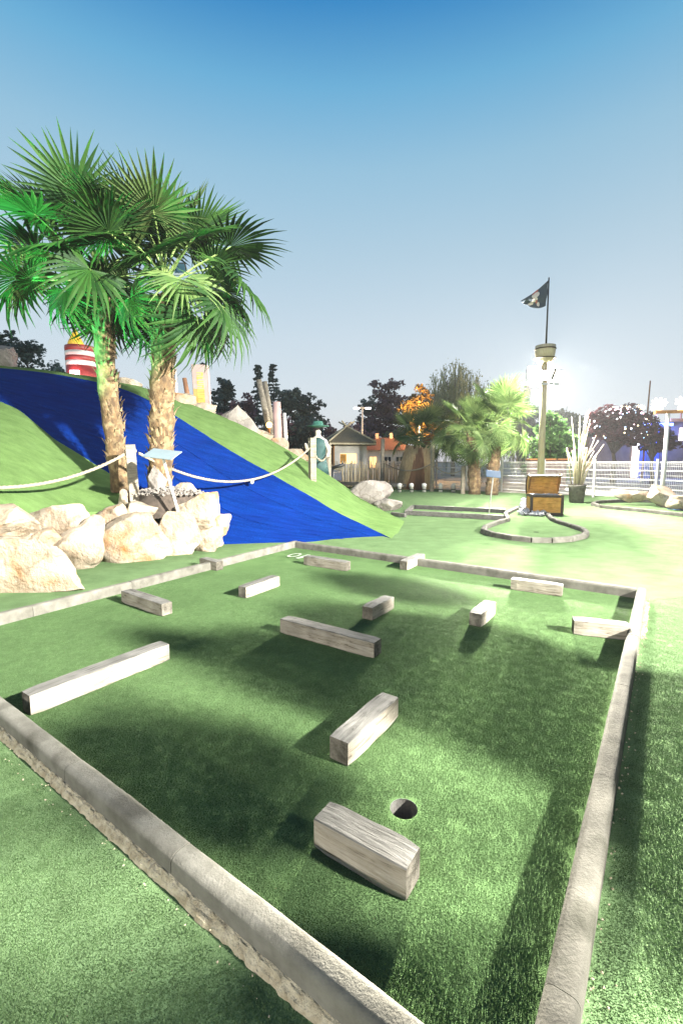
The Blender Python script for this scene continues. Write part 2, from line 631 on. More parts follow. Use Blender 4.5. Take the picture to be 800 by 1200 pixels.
def cdt_sheet(name, outer, holes, material, z=0.0, parent=None):
    vs, es = [], []
    for loop in [outer] + holes:
        n0 = len(vs)
        vs += [Vector((p[0], p[1])) for p in loop]
        es += [(n0 + i, n0 + (i + 1) % len(loop)) for i in range(len(loop))]
    ov, oe, of, *_ = delaunay_2d_cdt(vs, es, [], 2, 1e-5)

    def inside(c, loop):
        r = False
        for i in range(len(loop)):
            a, b = loop[i], loop[i - 1]
            if (a[1] > c.y) != (b[1] > c.y) and c.x < (b[0] - a[0]) * (c.y - a[1]) / (b[1] - a[1]) + a[0]:
                r = not r
        return r
    fs = []
    for f in of:
        c = sum((ov[i] for i in f), Vector((0, 0))) / len(f)
        if inside(c, outer) and not any(inside(c, h) for h in holes):
            fs.append(f)
    m = MB()
    m.add([(p.x, p.y, z) for p in ov], fs)
    return m.build(name, material, parent)


pit_loop = [(p.x, p.y) for p in (FL, FR, NR, NL)]
hole_loop = [(HOLE.x + HR * math.cos(a * math.pi / 14), HOLE.y + HR * math.sin(a * math.pi / 14)) for a in range(28)]
BIG = [(900 * math.cos(a * math.pi / 24), 900 * math.sin(a * math.pi / 24)) for a in range(48)]
course_loop = [(-40, -14), (16, -14), (17, 14.5), (8.0, 20.2), (2.5, 26), (-5, 34), (-40, 34)]

tag(cdt_sheet('ground', BIG, [course_loop], M['pavement']), kind='structure')
tag(cdt_sheet('course_turf', course_loop, [pit_loop], M['turf_far']), kind='structure')
green = tag(cdt_sheet('putting_green', pit_loop, [hole_loop], M['turf']), kind='structure')
# the cup
m = MB()
n = 28
vs = []
for r_, z in ((HR, -.001), (HR, -.11), (0.001, -.112)):
    vs += [(HOLE.x + r_ * math.cos(2 * math.pi * k / n), HOLE.y + r_ * math.sin(2 * math.pi * k / n), z) for k in range(n)]
fs = [(i * n + k, i * n + (k + 1) % n, (i + 1) * n + (k + 1) % n, (i + 1) * n + k) for i in range(2) for k in range(n)]
m.add(vs, fs)
tag(m.build('golf_cup', M['cup'], smooth=False), 'round sunken golf cup in the turf beside the nearest block', 'golf cup')


# ------------------------------------------------------------------ turf pile: real blades near the camera
def pile(name, loop, holes, label, d0=5000, near=.9, far=5.6, hgt=.0038):
    o = cdt_sheet(name, loop, holes, M['blade'], .0)
    tag(o, label, 'turf', kind='stuff')
    ng = bpy.data.node_groups.new(name, 'GeometryNodeTree')
    ng.interface.new_socket('Geometry', in_out='INPUT', socket_type='NodeSocketGeometry')
    ng.interface.new_socket('Geometry', in_out='OUTPUT', socket_type='NodeSocketGeometry')
    N, L = ng.nodes, ng.links
    gi, go = N.new('NodeGroupInput'), N.new('NodeGroupOutput')
    # one tuft: blades spread on a small square
    gr = N.new('GeometryNodeMeshGrid')
    gr.inputs['Size X'].default_value = .05
    gr.inputs['Size Y'].default_value = .05
    d1 = N.new('GeometryNodeDistributePointsOnFaces')
    d1.inputs['Density'].default_value = 30000
    L.new(gr.outputs[0], d1.inputs['Mesh'])
    cone = N.new('GeometryNodeMeshCone')
    cone.inputs['Vertices'].default_value = 3
    cone.inputs['Radius Top'].default_value = .0003
    cone.inputs['Radius Bottom'].default_value = .0012
    cone.inputs['Depth'].default_value = hgt
    cone.fill_type = 'NONE'
    rv = N.new('FunctionNodeRandomValue')
    rv.data_type = 'FLOAT_VECTOR'
    rv.inputs['Min'].default_value = (-.75, -.75, 0)
    rv.inputs['Max'].default_value = (.75, .75, 6.28)
    i1 = N.new('GeometryNodeInstanceOnPoints')
    L.new(d1.outputs['Points'], i1.inputs['Points'])
    L.new(cone.outputs['Mesh'], i1.inputs['Instance'])
    L.new(rv.outputs['Value'], i1.inputs['Rotation'])
    rs = N.new('FunctionNodeRandomValue')
    rs.data_type = 'FLOAT'
    rs.inputs[2].default_value = .6
    rs.inputs[3].default_value = 1.25
    rs.inputs['Seed'].default_value = 5
    L.new(rs.outputs[1], i1.inputs['Scale'])
    rz = N.new('GeometryNodeRealizeInstances')
    L.new(i1.outputs[0], rz.inputs[0])
    sm = N.new('GeometryNodeSetMaterial')
    sm.inputs['Material'].default_value = M['blade']
    L.new(rz.outputs[0], sm.inputs['Geometry'])
    # spread the tufts, thinner with distance
    pos = N.new('GeometryNodeInputPosition')
    sp = N.new('ShaderNodeSeparateXYZ')
    L.new(pos.outputs[0], sp.inputs[0])
    mr = N.new('ShaderNodeMapRange')
    mr.inputs['From Min'].default_value = near
    mr.inputs['From Max'].default_value = far
    mr.inputs['To Min'].default_value = 1
    mr.inputs['To Max'].default_value = 0.02
    L.new(sp.outputs['Y'], mr.inputs['Value'])
    d2 = N.new('GeometryNodeDistributePointsOnFaces')
    d2.distribute_method = 'POISSON'
    d2.inputs['Distance Min'].default_value = .021
    d2.inputs['Density Max'].default_value = d0
    cm = N.new('ShaderNodeMath')
    cm.operation = 'GREATER_THAN'
    cm.inputs[1].default_value = .03
    L.new(mr.outputs[0], cm.inputs[0])
    L.new(cm.outputs[0], d2.inputs['Density Factor'])
    L.new(gi.outputs[0], d2.inputs['Mesh'])
    rv2 = N.new('FunctionNodeRandomValue')
    rv2.data_type = 'FLOAT_VECTOR'
    rv2.inputs['Max'].default_value = (0, 0, 6.28)
    i2 = N.new('GeometryNodeInstanceOnPoints')
    L.new(d2.outputs['Points'], i2.inputs['Points'])
    L.new(sm.outputs[0], i2.inputs['Instance'])
    L.new(rv2.outputs['Value'], i2.inputs['Rotation'])
    cz = N.new('ShaderNodeCombineXYZ')
    cz.inputs[0].default_value = 1
    cz.inputs[1].default_value = 1
    L.new(mr.outputs[0], cz.inputs[2])
    L.new(cz.outputs[0], i2.inputs['Scale'])
    L.new(i2.outputs[0], go.inputs[0])
    md = o.modifiers.new('pile', 'NODES')
    md.node_group = ng
    return o


def inset(loop, d):
    c = sum((Vector(p) for p in loop), Vector((0, 0))) / len(loop)
    return [tuple(Vector(p) + (c - Vector(p)).normalized() * d) for p in loop]


def subdiv_grid(o, step=.35):
    """cut the sheet into small faces so that the pile can thin out over it"""
    bm = bmesh.new()
    bm.from_mesh(o.data)
    for ax in (0, 1):
        lo = min(v.co[ax] for v in bm.verts)
        hi = max(v.co[ax] for v in bm.verts)
        k = lo + step
        while k < hi:
            n_ = Vector((1, 0, 0)) if ax == 0 else Vector((0, 1, 0))
            c_ = n_ * k
            bmesh.ops.bisect_plane(bm, geom=bm.verts[:] + bm.edges[:] + bm.faces[:], plane_co=c_, plane_no=n_)
            k += step
    bm.to_mesh(o.data)
    bm.free()


hole_wide = [(HOLE.x + (HR + .022) * math.cos(a * math.pi / 10), HOLE.y + (HR + .022) * math.sin(a * math.pi / 10)) for a in range(20)]
pl = pile('turf_pile', inset(pit_loop, .10), [hole_wide], 'short green pile of the artificial turf inside the concrete border')
subdiv_grid(pl)
lo_loop = [tuple((NL + nperp * .095).xy), tuple((NR + nperp * .095).xy), (NR.x - .2, .2), (-2.2, .2), (-5.5, 2.5)]
pl = pile('turf_pile', lo_loop, [], 'short green pile of the artificial turf in front of the border')
subdiv_grid(pl)
rperp = Vector((-RD.y, RD.x, 0))
if rperp.x < 0:
    rperp = -rperp
ro_loop = [tuple((NR + rperp * .07).xy), tuple((FR + rperp * .075).xy), (FR.x + 2.3, FR.y + .5), (3.2, .8), (1.4, .3)]
pl = pile('turf_pile', ro_loop, [], 'short green pile of the artificial turf right of the border')
subdiv_grid(pl)


# ------------------------------------------------------------------ concrete border
def kerb_profile(w=KW, h=KH, rad=.026):
    pts = [(-w / 2, -.05), (-w / 2, h - rad)]
    for k in range(1, 5):
        a = math.pi - k * math.pi / 2 / 5
        pts.append((-w / 2 + rad + rad * math.cos(a), h - rad + rad * math.sin(a)))
    pts.append((-w / 2 + rad, h))
    pts.append((w / 2 - rad, h))
    for k in range(1, 5):
        a = math.pi / 2 - k * math.pi / 2 / 5
        pts.append((w / 2 - rad + rad * math.cos(a), h - rad + rad * math.sin(a)))
    pts += [(w / 2, h - rad), (w / 2, -.05)]
    return pts


def kerb_run(parent, a, b, cuts, w=KW, h=KH, rad=.026, name='kerb_stone', matl=None):
    a, b = Vector(a), Vector(b)
    d = (b - a).normalized()
    s = Vector((-d.y, d.x, 0))
    Ltot = (b - a).length
    cs = [0] + [c for c in cuts if 0 < c < Ltot] + [Ltot]
    prof = kerb_profile(w, h, rad)
    for i in range(len(cs) - 1):
        p0, p1 = cs[i] + .0015, cs[i + 1] - .0015
        mb = MB()
        npf = len(prof)
        nn = max(2, int((p1 - p0) / .12))
        vs = []
        dz = random.uniform(-.002, .002)
        for j in range(nn + 1):
            c = a + d * (p0 + (p1 - p0) * j / nn)
            e = .0015 if j in (0, nn) else 0
            for q, (u, z) in enumerate(prof):
                jx = noise.noise(Vector((c.x * 9, c.y * 9, q * .7))) * .0022
                vs.append(c + s * (u * (1 - e / w) + jx) + Vector((0, 0, z - (e if z > .03 else 0) + dz + jx * .5)))
        fs = [(j * npf + q, j * npf + q + 1, (j + 1) * npf + q + 1, (j + 1) * npf + q) for j in range(nn) for q in range(npf - 1)]
        fs.append(tuple(range(npf))[::-1])
        fs.append(tuple(nn * npf + q for q in range(npf)))
        mb.add(vs, fs)
        o = mb.build(name, matl or M['concrete'], parent)
        for p in o.data.polygons:
            p.use_smooth = len(p.vertices) == 4
        o.data.set_sharp_from_angle(angle=R(40))
    return


border = empty('concrete_border', (0, 0, 0))
tag(border, 'rounded concrete kerb border framing the turf with the timber blocks', 'kerb')
hw = KW / 2
kerb_run(border, FL - LD * hw, NL + LD * hw, [1.05, 2.02, 3.0, 3.98])
kerb_run(border, FL + (FR - FL).normalized() * (hw + .003), FR - (FR - FL).normalized() * (hw + .003), [1.36, 2.36, 3.50])
jr = (G(712, 917, .1) - FR).dot(RD)
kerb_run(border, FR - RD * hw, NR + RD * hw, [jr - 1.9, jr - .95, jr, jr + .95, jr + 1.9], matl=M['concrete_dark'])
jn = (G(205, 985, .1) - NL).dot(ND)
kerb_run(border, NL + ND * (hw + .003), NR - ND * (hw + .003), [jn - 2.4, jn - 1.6, jn - .76, jn, jn + .98, jn + 1.95])

# mortar haunch outside the near run, rough and uneven
m = MB()
vs = []
nn = 260
a0 = NL + nperp * (hw - .002)
LN = (NR - NL).length
for j in range(nn + 1):
    c = a0 + ND * (LN * j / nn)
    wv = .030 + .014 * noise.noise(Vector((j * .11, 3, 0))) + .010 * noise.noise(Vector((j * .6, 9, 0)))
    for k in range(6):
        t = k / 5
        hz = .030 * (1 - t ** 1.6) + .008 * noise.noise(Vector((j * .45, k * .8, 5))) * (1 - t * .4) + (.004 if k < 5 else -.01)
        vs.append(c + nperp * (wv * t) + Vector((0, 0, hz)))
fs = [(j * 6 + k, j * 6 + k + 1, (j + 1) * 6 + k + 1, (j + 1) * 6 + k) for j in range(nn) for k in range(5)]
m.add(vs, fs)
m.build('mortar_bed', M['mortar'], border)


def gravel(name, spots, material, label, cat, parent=None):
    m = MB()
    for c, r_ in spots:
        q = Matrix.Rotation(random.uniform(0, 6), 3, 'Z') @ Matrix.Rotation(random.uniform(0, 3), 3, 'X')
        o = []
        for p in ((1, 0, 0), (-1, 0, 0), (0, 1, 0), (0, -1, 0), (0, 0, .7), (0, 0, -.7)):
            o.append(q @ (Vector(p) * r_ * random.uniform(.7, 1.2)) + Vector(c))
        m.add(o, [(0, 2, 4), (2, 1, 4), (1, 3, 4), (3, 0, 4), (2, 0, 5), (1, 2, 5), (3, 1, 5), (0, 3, 5)])
    o = m.build(name, material, parent)
    o['kind'] = 'stuff'
    if label:
        tag(o, label, cat)
    return o


sp = []
for i in range(420):
    t = random.random() ** .8
    c = FR + RD * (.15 + 1.15 * t + .0) + rperp * (hw + abs(random.gauss(.012, .012)))
    sp.append(((c.x, c.y, random.uniform(.0, .016)), random.uniform(.004, .011)))
for i in range(160):
    c = FR + RD * random.uniform(0, 5.2) + rperp * (hw + abs(random.gauss(.01, .02)))
    sp.append(((c.x, c.y, .006), random.uniform(.002, .006)))
gravel('loose_gravel', sp, M['mortar'], 'pale loose gravel along the outer foot of the right kerb', 'gravel')
sp = []
for i in range(160):
    c = NL + ND * random.uniform(0, LN) + nperp * (hw + random.uniform(.01, .085))
    sp.append(((c.x, c.y, random.uniform(.006, .02)), random.uniform(.0015, .0045)))
gravel('mortar_crumbs', sp, M['mortar'], 'sandy mortar crumbs along the near kerb', 'crumbs')
sp = []
for i in range(420):
    x, y = random.uniform(-2.5, 3.2), random.uniform(.7, 4.5)
    sp.append(((x, y, .012), random.uniform(.001, .0030)))
gravel('turf_litter', sp, M['stub'], 'tiny dry crumbs scattered over the near turf', 'litter')

# ------------------------------------------------------------------ timber blocks
BH = .12
blocks = [
    # four top corners as surveyed at block height: end a (2 points), end b (2 points), label
    ((389.5, 936), (365.4, 961), (474.6, 1018.6), (493.3, 991.3), 'short grey timber block nearest the camera, just below the golf cup'),
    ((445.9, 809.3), (468, 818), (410, 870.6), (384.6, 862), 'short timber block with cracked top, second nearest, pointing away above the cup'),
    ((339.7, 719.7), (326, 726.5), (437.5, 754), (447, 747.4), 'long knotty timber beam in the middle of the green with a wide shadow'),
    ((449.2, 696.4), (462.6, 700), (437, 712), (423.3, 710), 'small timber block directly behind the long middle beam'),
    ((568, 703.4), (580.6, 705), (564.4, 719.4), (549.4, 717.4), 'small timber block with dark end standing alone right of the middle'),
    ((489, 648), (498, 649), (478, 658.4), (467.4, 656.4), 'small timber block touching the far kerb at its middle'),
    ((602.5, 676), (597, 678.7), (657.5, 685.7), (661, 684.5), 'pale timber block lying parallel beside the far kerb on the right'),
    ((673.7, 722.5), (669.5, 727), (734.5, 733), (738, 729), 'pale timber block butting against the right kerb'),
    ((361, 650), (356, 652), (405, 659), (411, 657.4), 'timber block with brown end beside the white painted number'),
    ((318, 673), (328.6, 675.6), (289, 688.4), (278, 686.6), 'bright timber block on the left half, pointing at the far corner'),
    ((150, 689.6), (145.6, 692.4), (189, 709), (201.6, 703.6), 'washed out timber block on the left below the boulders'),
    ((240, 652), (235.4, 654.4), (250, 659.6), (264, 656), 'stubby timber block butting against the left kerb'),
    ((187, 749.3), (198.6, 756), (38, 815.5), (22, 809.5), 'long timber beam running from the near left kerb into the green'),
]
wood_mats = [M['wood'], M['wood_side'], M['wood_end']]
for k, (p0, p1, p2, p3, lab) in enumerate(blocks):
    q = [G(*p, BH) for p in (p0, p1, p2, p3)]
    ea, eb = (q[0] + q[1]) / 2, (q[2] + q[3]) / 2
    Lb = (eb - ea).length
    ang = math.atan2(eb.y - ea.y, eb.x - ea.x)
    cen = (ea + eb) / 2
    wd = .112
    bm = bmesh.new()
    nx = max(3, int(Lb / .06))
    mb = MB()
    # box with a few cross sections, edges slightly worn
    sec = []
    r0 = .004
    for j in range(nx + 1):
        x = -Lb / 2 + Lb * j / nx
        e = .004 if j in (0, nx) else 0
        ring = []
        for (sy, sz) in ((-1, -1), (1, -1), (1, 1), (-1, 1)):
            for t in (0, 1):
                dy = r0 * (1 if (t == 0) == (sy * sz < 0) else 0)
                dzz = r0 - dy
                wob = noise.noise(Vector((x * 6 + k * 13, sy * 3 + t, sz * 5))) * .0035
                ring.append((x + (0 if e == 0 else math.copysign(-.0005, x)), sy * (wd / 2 - dy - e + wob), BH / 2 + sz * (BH / 2 - dzz - e + wob)))
        sec.append(ring)
    vs = [p for r_ in sec for p in r_]
    fs, mi = [], []
    for j in range(nx):
        for q_ in range(8):
            fs.append((j * 8 + q_, j * 8 + (q_ + 1) % 8, (j + 1) * 8 + (q_ + 1) % 8, (j + 1) * 8 + q_))
            mi.append(1 if q_ in (3, 7) else 0)
    fs.append(tuple(range(8))[::-1])
    fs.append(tuple(nx * 8 + q_ for q_ in range(8)))
    mi += [2, 2]
    mb.add(vs, fs)
    mb.m = mi
    o = mb.build('timber_block', wood_mats, None, False, (cen.x, cen.y, .001), (0, 0, ang))
    bm.free()
    bmr = bmesh.new()
    bmr.from_mesh(o.data)
    bmesh.ops.recalc_face_normals(bmr, faces=bmr.faces)
    bmr.to_mesh(o.data)
    bmr.free()
    tag(o, lab, 'timber block', 'timber blocks on the putting green')

# painted mark by the far corner: a ring and two strokes
mark = empty('painted_number', (0, 0, 0))
tag(mark, 'white number painted on the turf near the far left corner', 'painted mark')
mu_ = (FR - FL).normalized()
mv_ = -LD
c0 = G(345, 650.5, .012)
ring = MB()
nn = 24
for rr in (1.0, .55):
    pass
vs = []
for k in range(nn):
    a = 2 * math.pi * k / nn
    for rr in (1, .55):
        p = c0 + mu_ * (.085 * rr * math.cos(a)) + mv_ * (.15 * (rr if rr == 1 else .68) * math.sin(a))
        vs.append((p.x, p.y, .012))
ring.add(vs, [(2 * k, 2 * k + 1, (2 * k + 3) % (2 * nn), (2 * k + 2) % (2 * nn)) for k in range(nn)])
ring.build('digit', M['paint_mark'], mark)
for off in (.17,):
    p = c0 + mu_ * off
    MB().bar(p - mv_ * .15, p + mv_ * .15, .055, .004).build('digit', M['paint_mark'], mark)


# ------------------------------------------------------------------ mound with the blue run
def interp(row, t):
    """smooth point on a polyline of (px, py, depth) controls"""
    pts = row
    n_ = len(pts) - 1
    x = t * n_
    i = min(int(x), n_ - 1)
    f = x - i
    P = [pts[max(i - 1, 0)], pts[i], pts[i + 1], pts[min(i + 2, n_)]]
    out = []
    for a in range(3):
        p0, p1, p2, p3 = (Vector(P[k])[a] for k in range(4))
        out.append(.5 * (2 * p1 + (p2 - p0) * f + (2 * p0 - 5 * p1 + 4 * p2 - p3) * f * f + (3 * p1 - p0 - 3 * p2 + p3) * f ** 3))
    return Vector(out)


def gr(px, py):
    p = G(px, py, 0)
    return p


crest = [AT(-420, 405, 9.5), AT(-160, 418, 11), AT(0, 428, 12), AT(80, 437, 12.2), AT(150, 449, 12.3), AT(205, 467, 12.4), AT(270, 492, 12.3),
         AT(330, 523, 12.2), AT(390, 560, 12.2), AT(430, 588, 12.0), AT(474, 611, 10.5)]
upper = [AT(-420, 408, 9.4), AT(-160, 420, 10.9), AT(0, 431, 11.8), AT(80, 441, 11.9), AT(150, 458, 11.6), AT(205, 487, 11.2), AT(270, 528, 10.6),
         AT(330, 562, 10.1), AT(390, 597, 9.6), AT(430, 617, 9.0), G(462, 633, -.01)]
lower = [AT(-420, 420, 8.6), AT(-160, 432, 9.6), AT(0, 471, 9.7), AT(60, 512, 9.2), AT(110, 543, 8.9), AT(150, 572, 8.5), AT(200, 607, 8.0),
         G(258, 640, -.02), G(315, 638, -.02), G(390, 638, -.02), G(462, 633.5, -.02)]
foot = [AT(-420, 600, 3.4), AT(-160, 606, 4.6), AT(0, 607, 5.7), AT(60, 604, 6.3), AT(110, 600, 6.9), AT(150, 598, 7.2), AT(200, 620, 7.3),
        G(258, 641, -.05), G(315, 640, -.05), G(390, 640, -.05), G(462, 634.5, -.05)]
toe = [Vector((p.x * .96, p.y - .35, -.1)) for p in foot]
back = [Vector((p.x - .6, p.y + 4.5, -.15 if i > 4 else .2)) for i, p in enumerate(crest)]
NU = 90


def edge(row, t):
    p = interp(row, t)
    n1 = noise.noise(p * 1.7 + Vector((5, 1, 0))) * .035 + noise.noise(p * 7) * .012
    return p + Vector((n1 * .6, n1, 0)) * (1 if row is upper or row is lower else 0)


def seam(v, ra, rb, t0, t1, material, parent):
    pts = []
    for i in range(41):
        t = t0 + (t1 - t0) * i / 40
        a, b = edge(ra, t), edge(rb, t)
        p = a.lerp(b, v)
        pts.append(p + Vector((0, 0, .07 * noise.noise(p * .8) + .004)))
    MB().tube(pts, .009, 5).build('carpet_seam', material, parent, True)


def strip(name, ra, rb, nv, material, wob=0.0, over=0.0):
    vs = []
    for i in range(NU + 1):
        a, b = edge(ra, i / NU), edge(rb, i / NU)
        for j in range(nv + 1):
            p = a.lerp(b, j / nv)
            if 0 < j < nv:
                p = p + Vector((0, 0, wob * noise.noise(p * .8)))
            vs.append(p)
    fs = [(i * (nv + 1) + j, (i + 1) * (nv + 1) + j, (i + 1) * (nv + 1) + j + 1, i * (nv + 1) + j + 1) for i in range(NU) for j in range(nv)]
    m = MB()
    m.add(vs, fs)
    o = m.build(name, material, None, True)
    return tag(o, kind='structure')


strip('turf_mound', toe, foot, 3, M['turf_hill'])
strip('turf_mound', foot, lower, 10, M['turf_hill'], .06)
bs_ = strip('blue_turf_slope', lower, upper, 16, M['blue'], .07)
for v_ in (.34, .68):
    seam(v_, lower, upper, .02, .93, M['blue'], bs_)
strip('turf_mound', upper, crest, 5, M['turf_hill'], .03)
strip('turf_mound', crest, back, 6, M['turf_hill'])


# ------------------------------------------------------------------ boulders
def boulder(c, dims, seed, rot=0, material=None, label=None, sub=4, cuts=16, group=None, rough=.11):
    rnd = random.Random(seed)
    bm = bmesh.new()
    bmesh.ops.create_icosphere(bm, subdivisions=sub, radius=1)
    planes = []
    for k in range(cuts):
        n_ = Vector((rnd.gauss(0, 1), rnd.gauss(0, 1), rnd.gauss(0, .8))).normalized()
        planes.append((n_, rnd.uniform(.50, .80)))
    skew = Matrix.Rotation(rnd.uniform(-.5, .5), 3, 'Z') @ Matrix.Rotation(rnd.uniform(-.25, .25), 3, 'Y') @ Matrix.Rotation(rnd.uniform(-.25, .25), 3, 'X')
    for v in bm.verts:
        p = v.co.copy()
        p /= (abs(p.x) ** 5 + abs(p.y) ** 5 + abs(p.z) ** 5) ** .2
        p *= .92
        p = skew @ p
        for n_, d in planes:
            e = p.dot(n_) - d
            if e > 0:
                p -= n_ * e * .98
        q = p * 1.6 + Vector((seed * 3.1, seed * 1.7, 0))
        p += p.normalized() * (rough * noise.noise(q) + rough * .45 * noise.noise(q * 2.7) + rough * .2 * noise.noise(q * 6))
        v.co = Vector((p.x * dims[0], p.y * dims[1], p.z * dims[2]))
    me = bpy.data.meshes.new('boulder')
    bm.to_mesh(me)
    bm.free()
    me.materials.append(material or M['rock'])
    me.polygons.foreach_set('use_smooth', [True] * len(me.polygons))
    me.set_sharp_from_angle(angle=R(26))
    o = link('boulder', me, None, c, (0, 0, rot))
    tag(o, label, 'boulder', group)
    return o


def rock_px(x0, x1, y0, y1, d, seed, label, thick=.8, material=None, group=None, rot=.0, sub=4):
    c = AT((x0 + x1) / 2, (y0 + y1) / 2, d)
    w, h = PX(x1 - x0, d) / 2, PX(y1 - y0, d) / 2
    return boulder(c, (w * 1.36, max(w * thick, .12) * 1.15, h * 1.30), seed, rot, material, label, sub, group=group)


GB = 'boulders of the retaining wall'
rock_px(-60, 104, 634, 708, 4.95, 1, 'largest pale boulder in the wall, lowest at the left edge', .55, group=GB)
rock_px(-45, 42, 598, 640, 5.5, 2, 'flat pale boulder at the left edge above the largest one', .7, group=GB)
rock_px(32, 114, 594, 632, 6.15, 3, 'flat topped boulder under the sagging rope, left of the middle', .7, group=GB)
rock_px(64, 122, 610, 672, 5.85, 4, 'wedge shaped boulder leaning against the largest boulder', .7, group=GB)
rock_px(34, 74, 617, 644, 5.75, 5, 'small brownish stone wedged between the left boulders', .8, group=GB)
rock_px(108, 154, 591, 622, 6.8, 6, 'small rounded boulder on top of the wall left of the rope post', .8, group=GB)
rock_px(106, 200, 607, 667, 6.45, 7, 'wide flat faced boulder in the middle of the wall', .55, group=GB)
rock_px(140, 188, 585, 618, 7.1, 8, 'rounded boulder at the foot of the wooden rope post', .8, group=GB)
rock_px(184, 234, 592, 650, 6.85, 9, 'tall boulder behind the thin sign pole', .7, group=GB)
rock_px(210, 262, 582, 628, 7.2, 10, 'orange stained boulder topping the right end of the wall', .7, group=GB)
rock_px(216, 268, 617, 647, 7.15, 11, 'low boulder at the right end touching the blue turf', .7, group=GB)
rock_px(240, 268, 602, 626, 7.35, 16, 'knobbly little boulder poking out towards the blue slope', .8, group=GB)
rock_px(204, 236, 568, 592, 7.6, 12, 'small pale stone right of the thicker palm trunk', .8, group=GB)
rock_px(138, 154, 574, 594, 7.35, 13, 'little stone left of the rope post', .9, group=GB)
rock_px(174, 195, 548, 584, 7.55, 14, 'upright brown stone leaning on the thicker palm trunk', .5, M['rock_grey'], group=GB)
GC = 'rocks along the crest'
rock_px(-25, 14, 406, 436, 12.2, 21, 'pinkish rock on the crest at the left edge', .8, group=GC, material=M['rock_grey'])
rock_px(128, 162, 440, 462, 12.4, 22, 'pale rock on the crest between the two palm trunks', .8, group=GC)
rock_px(196, 232, 462, 486, 12.5, 23, 'pale flat rock on the crest under the banner board', .8, group=GC)
rock_px(226, 252, 474, 492, 12.5, 24, 'small pale rock on the crest at the banner foot', .8, group=GC)
rock_px(250, 296, 478, 518, 12.6, 25, 'large smooth grey rock lying on the crest', .8, material=M['rock_grey'], group=GC)
rock_px(288, 316, 500, 530, 12.7, 26, 'white angular rock beside the large grey crest rock', .8, group=GC)
rock_px(312, 340, 512, 536, 12.8, 27, 'beige rock on the crest below the tilted logs', .8, group=GC)
rock_px(336, 362, 528, 548, 12.9, 28, 'low pale rock on the crest near the statue', .8, group=GC)
rock_px(404, 462, 566, 594, 12.3, 29, 'long pinkish rock at the right foot of the mound', .6, M['rock_grey'], group=GC)
rock_px(440, 466, 583, 597, 11.9, 30, 'small pinkish rock at the tip of the long rock', .6, M['rock_grey'], group=GC)
GF = 'rocks along the mesh fence'
rock_px(722, 758, 573, 590, 14.6, 31, 'white rock before the fence post', .7, group=GF)
rock_px(756, 795, 572, 592, 14.0, 32, 'white rock at the foot of the lamp post', .7, group=GF)
rock_px(784, 812, 582, 598, 13.0, 33, 'white rock beside the blue cover at the right edge', .7, group=GF)

# pebbles round the palms
sp = []
for i in range(330):
    p = AT(random.uniform(170, 232), random.uniform(572, 600), 0)if False else AT(random.uniform(166, 232), 590, random.uniform(7.1, 7.9))
    z = .62 + .40 * (p.y - 7.1) - .35 * max(0, (p.x + 2.95))
    sp.append(((p.x, p.y, z + random.uniform(.04, .10)), random.uniform(.014, .034)))
mb = MB()
soil_c = AT(198, 590, 7.5)
vs_ = []
for i in range(7):
    for k in range(24):
        a = 2 * math.pi * k / 24
        q = i / 6
        rr = q * (1 + .12 * math.sin(3 * a))
        vs_.append((soil_c.x + .62 * rr * math.cos(a), soil_c.y + .46 * rr * math.sin(a), .86 + .10 * (1 - q * q) - (.35 if i == 6 else 0) + .02 * noise.noise(Vector((rr * 4, a * 2, 1)))))
mb.add(vs_, [(i * 24 + k, i * 24 + (k + 1) % 24, (i + 1) * 24 + (k + 1) % 24, (i + 1) * 24 + k) for i in range(6) for k in range(24)])
tag(mb.build('soil', M['bark'], None, True), kind='structure')
sp = []
for i in range(620):
    a, rr = random.uniform(0, 6.28), random.random() ** .5
    sp.append(((soil_c.x + .60 * rr * math.cos(a), soil_c.y + .44 * rr * math.sin(a), .865 + .10 * (1 - rr * rr) + random.uniform(0, .02)), random.uniform(.014, .036)))
gravel('pebbles', sp, M['rock_grey'], 'bed of pale pebbles around the foot of the two palms', 'pebbles')


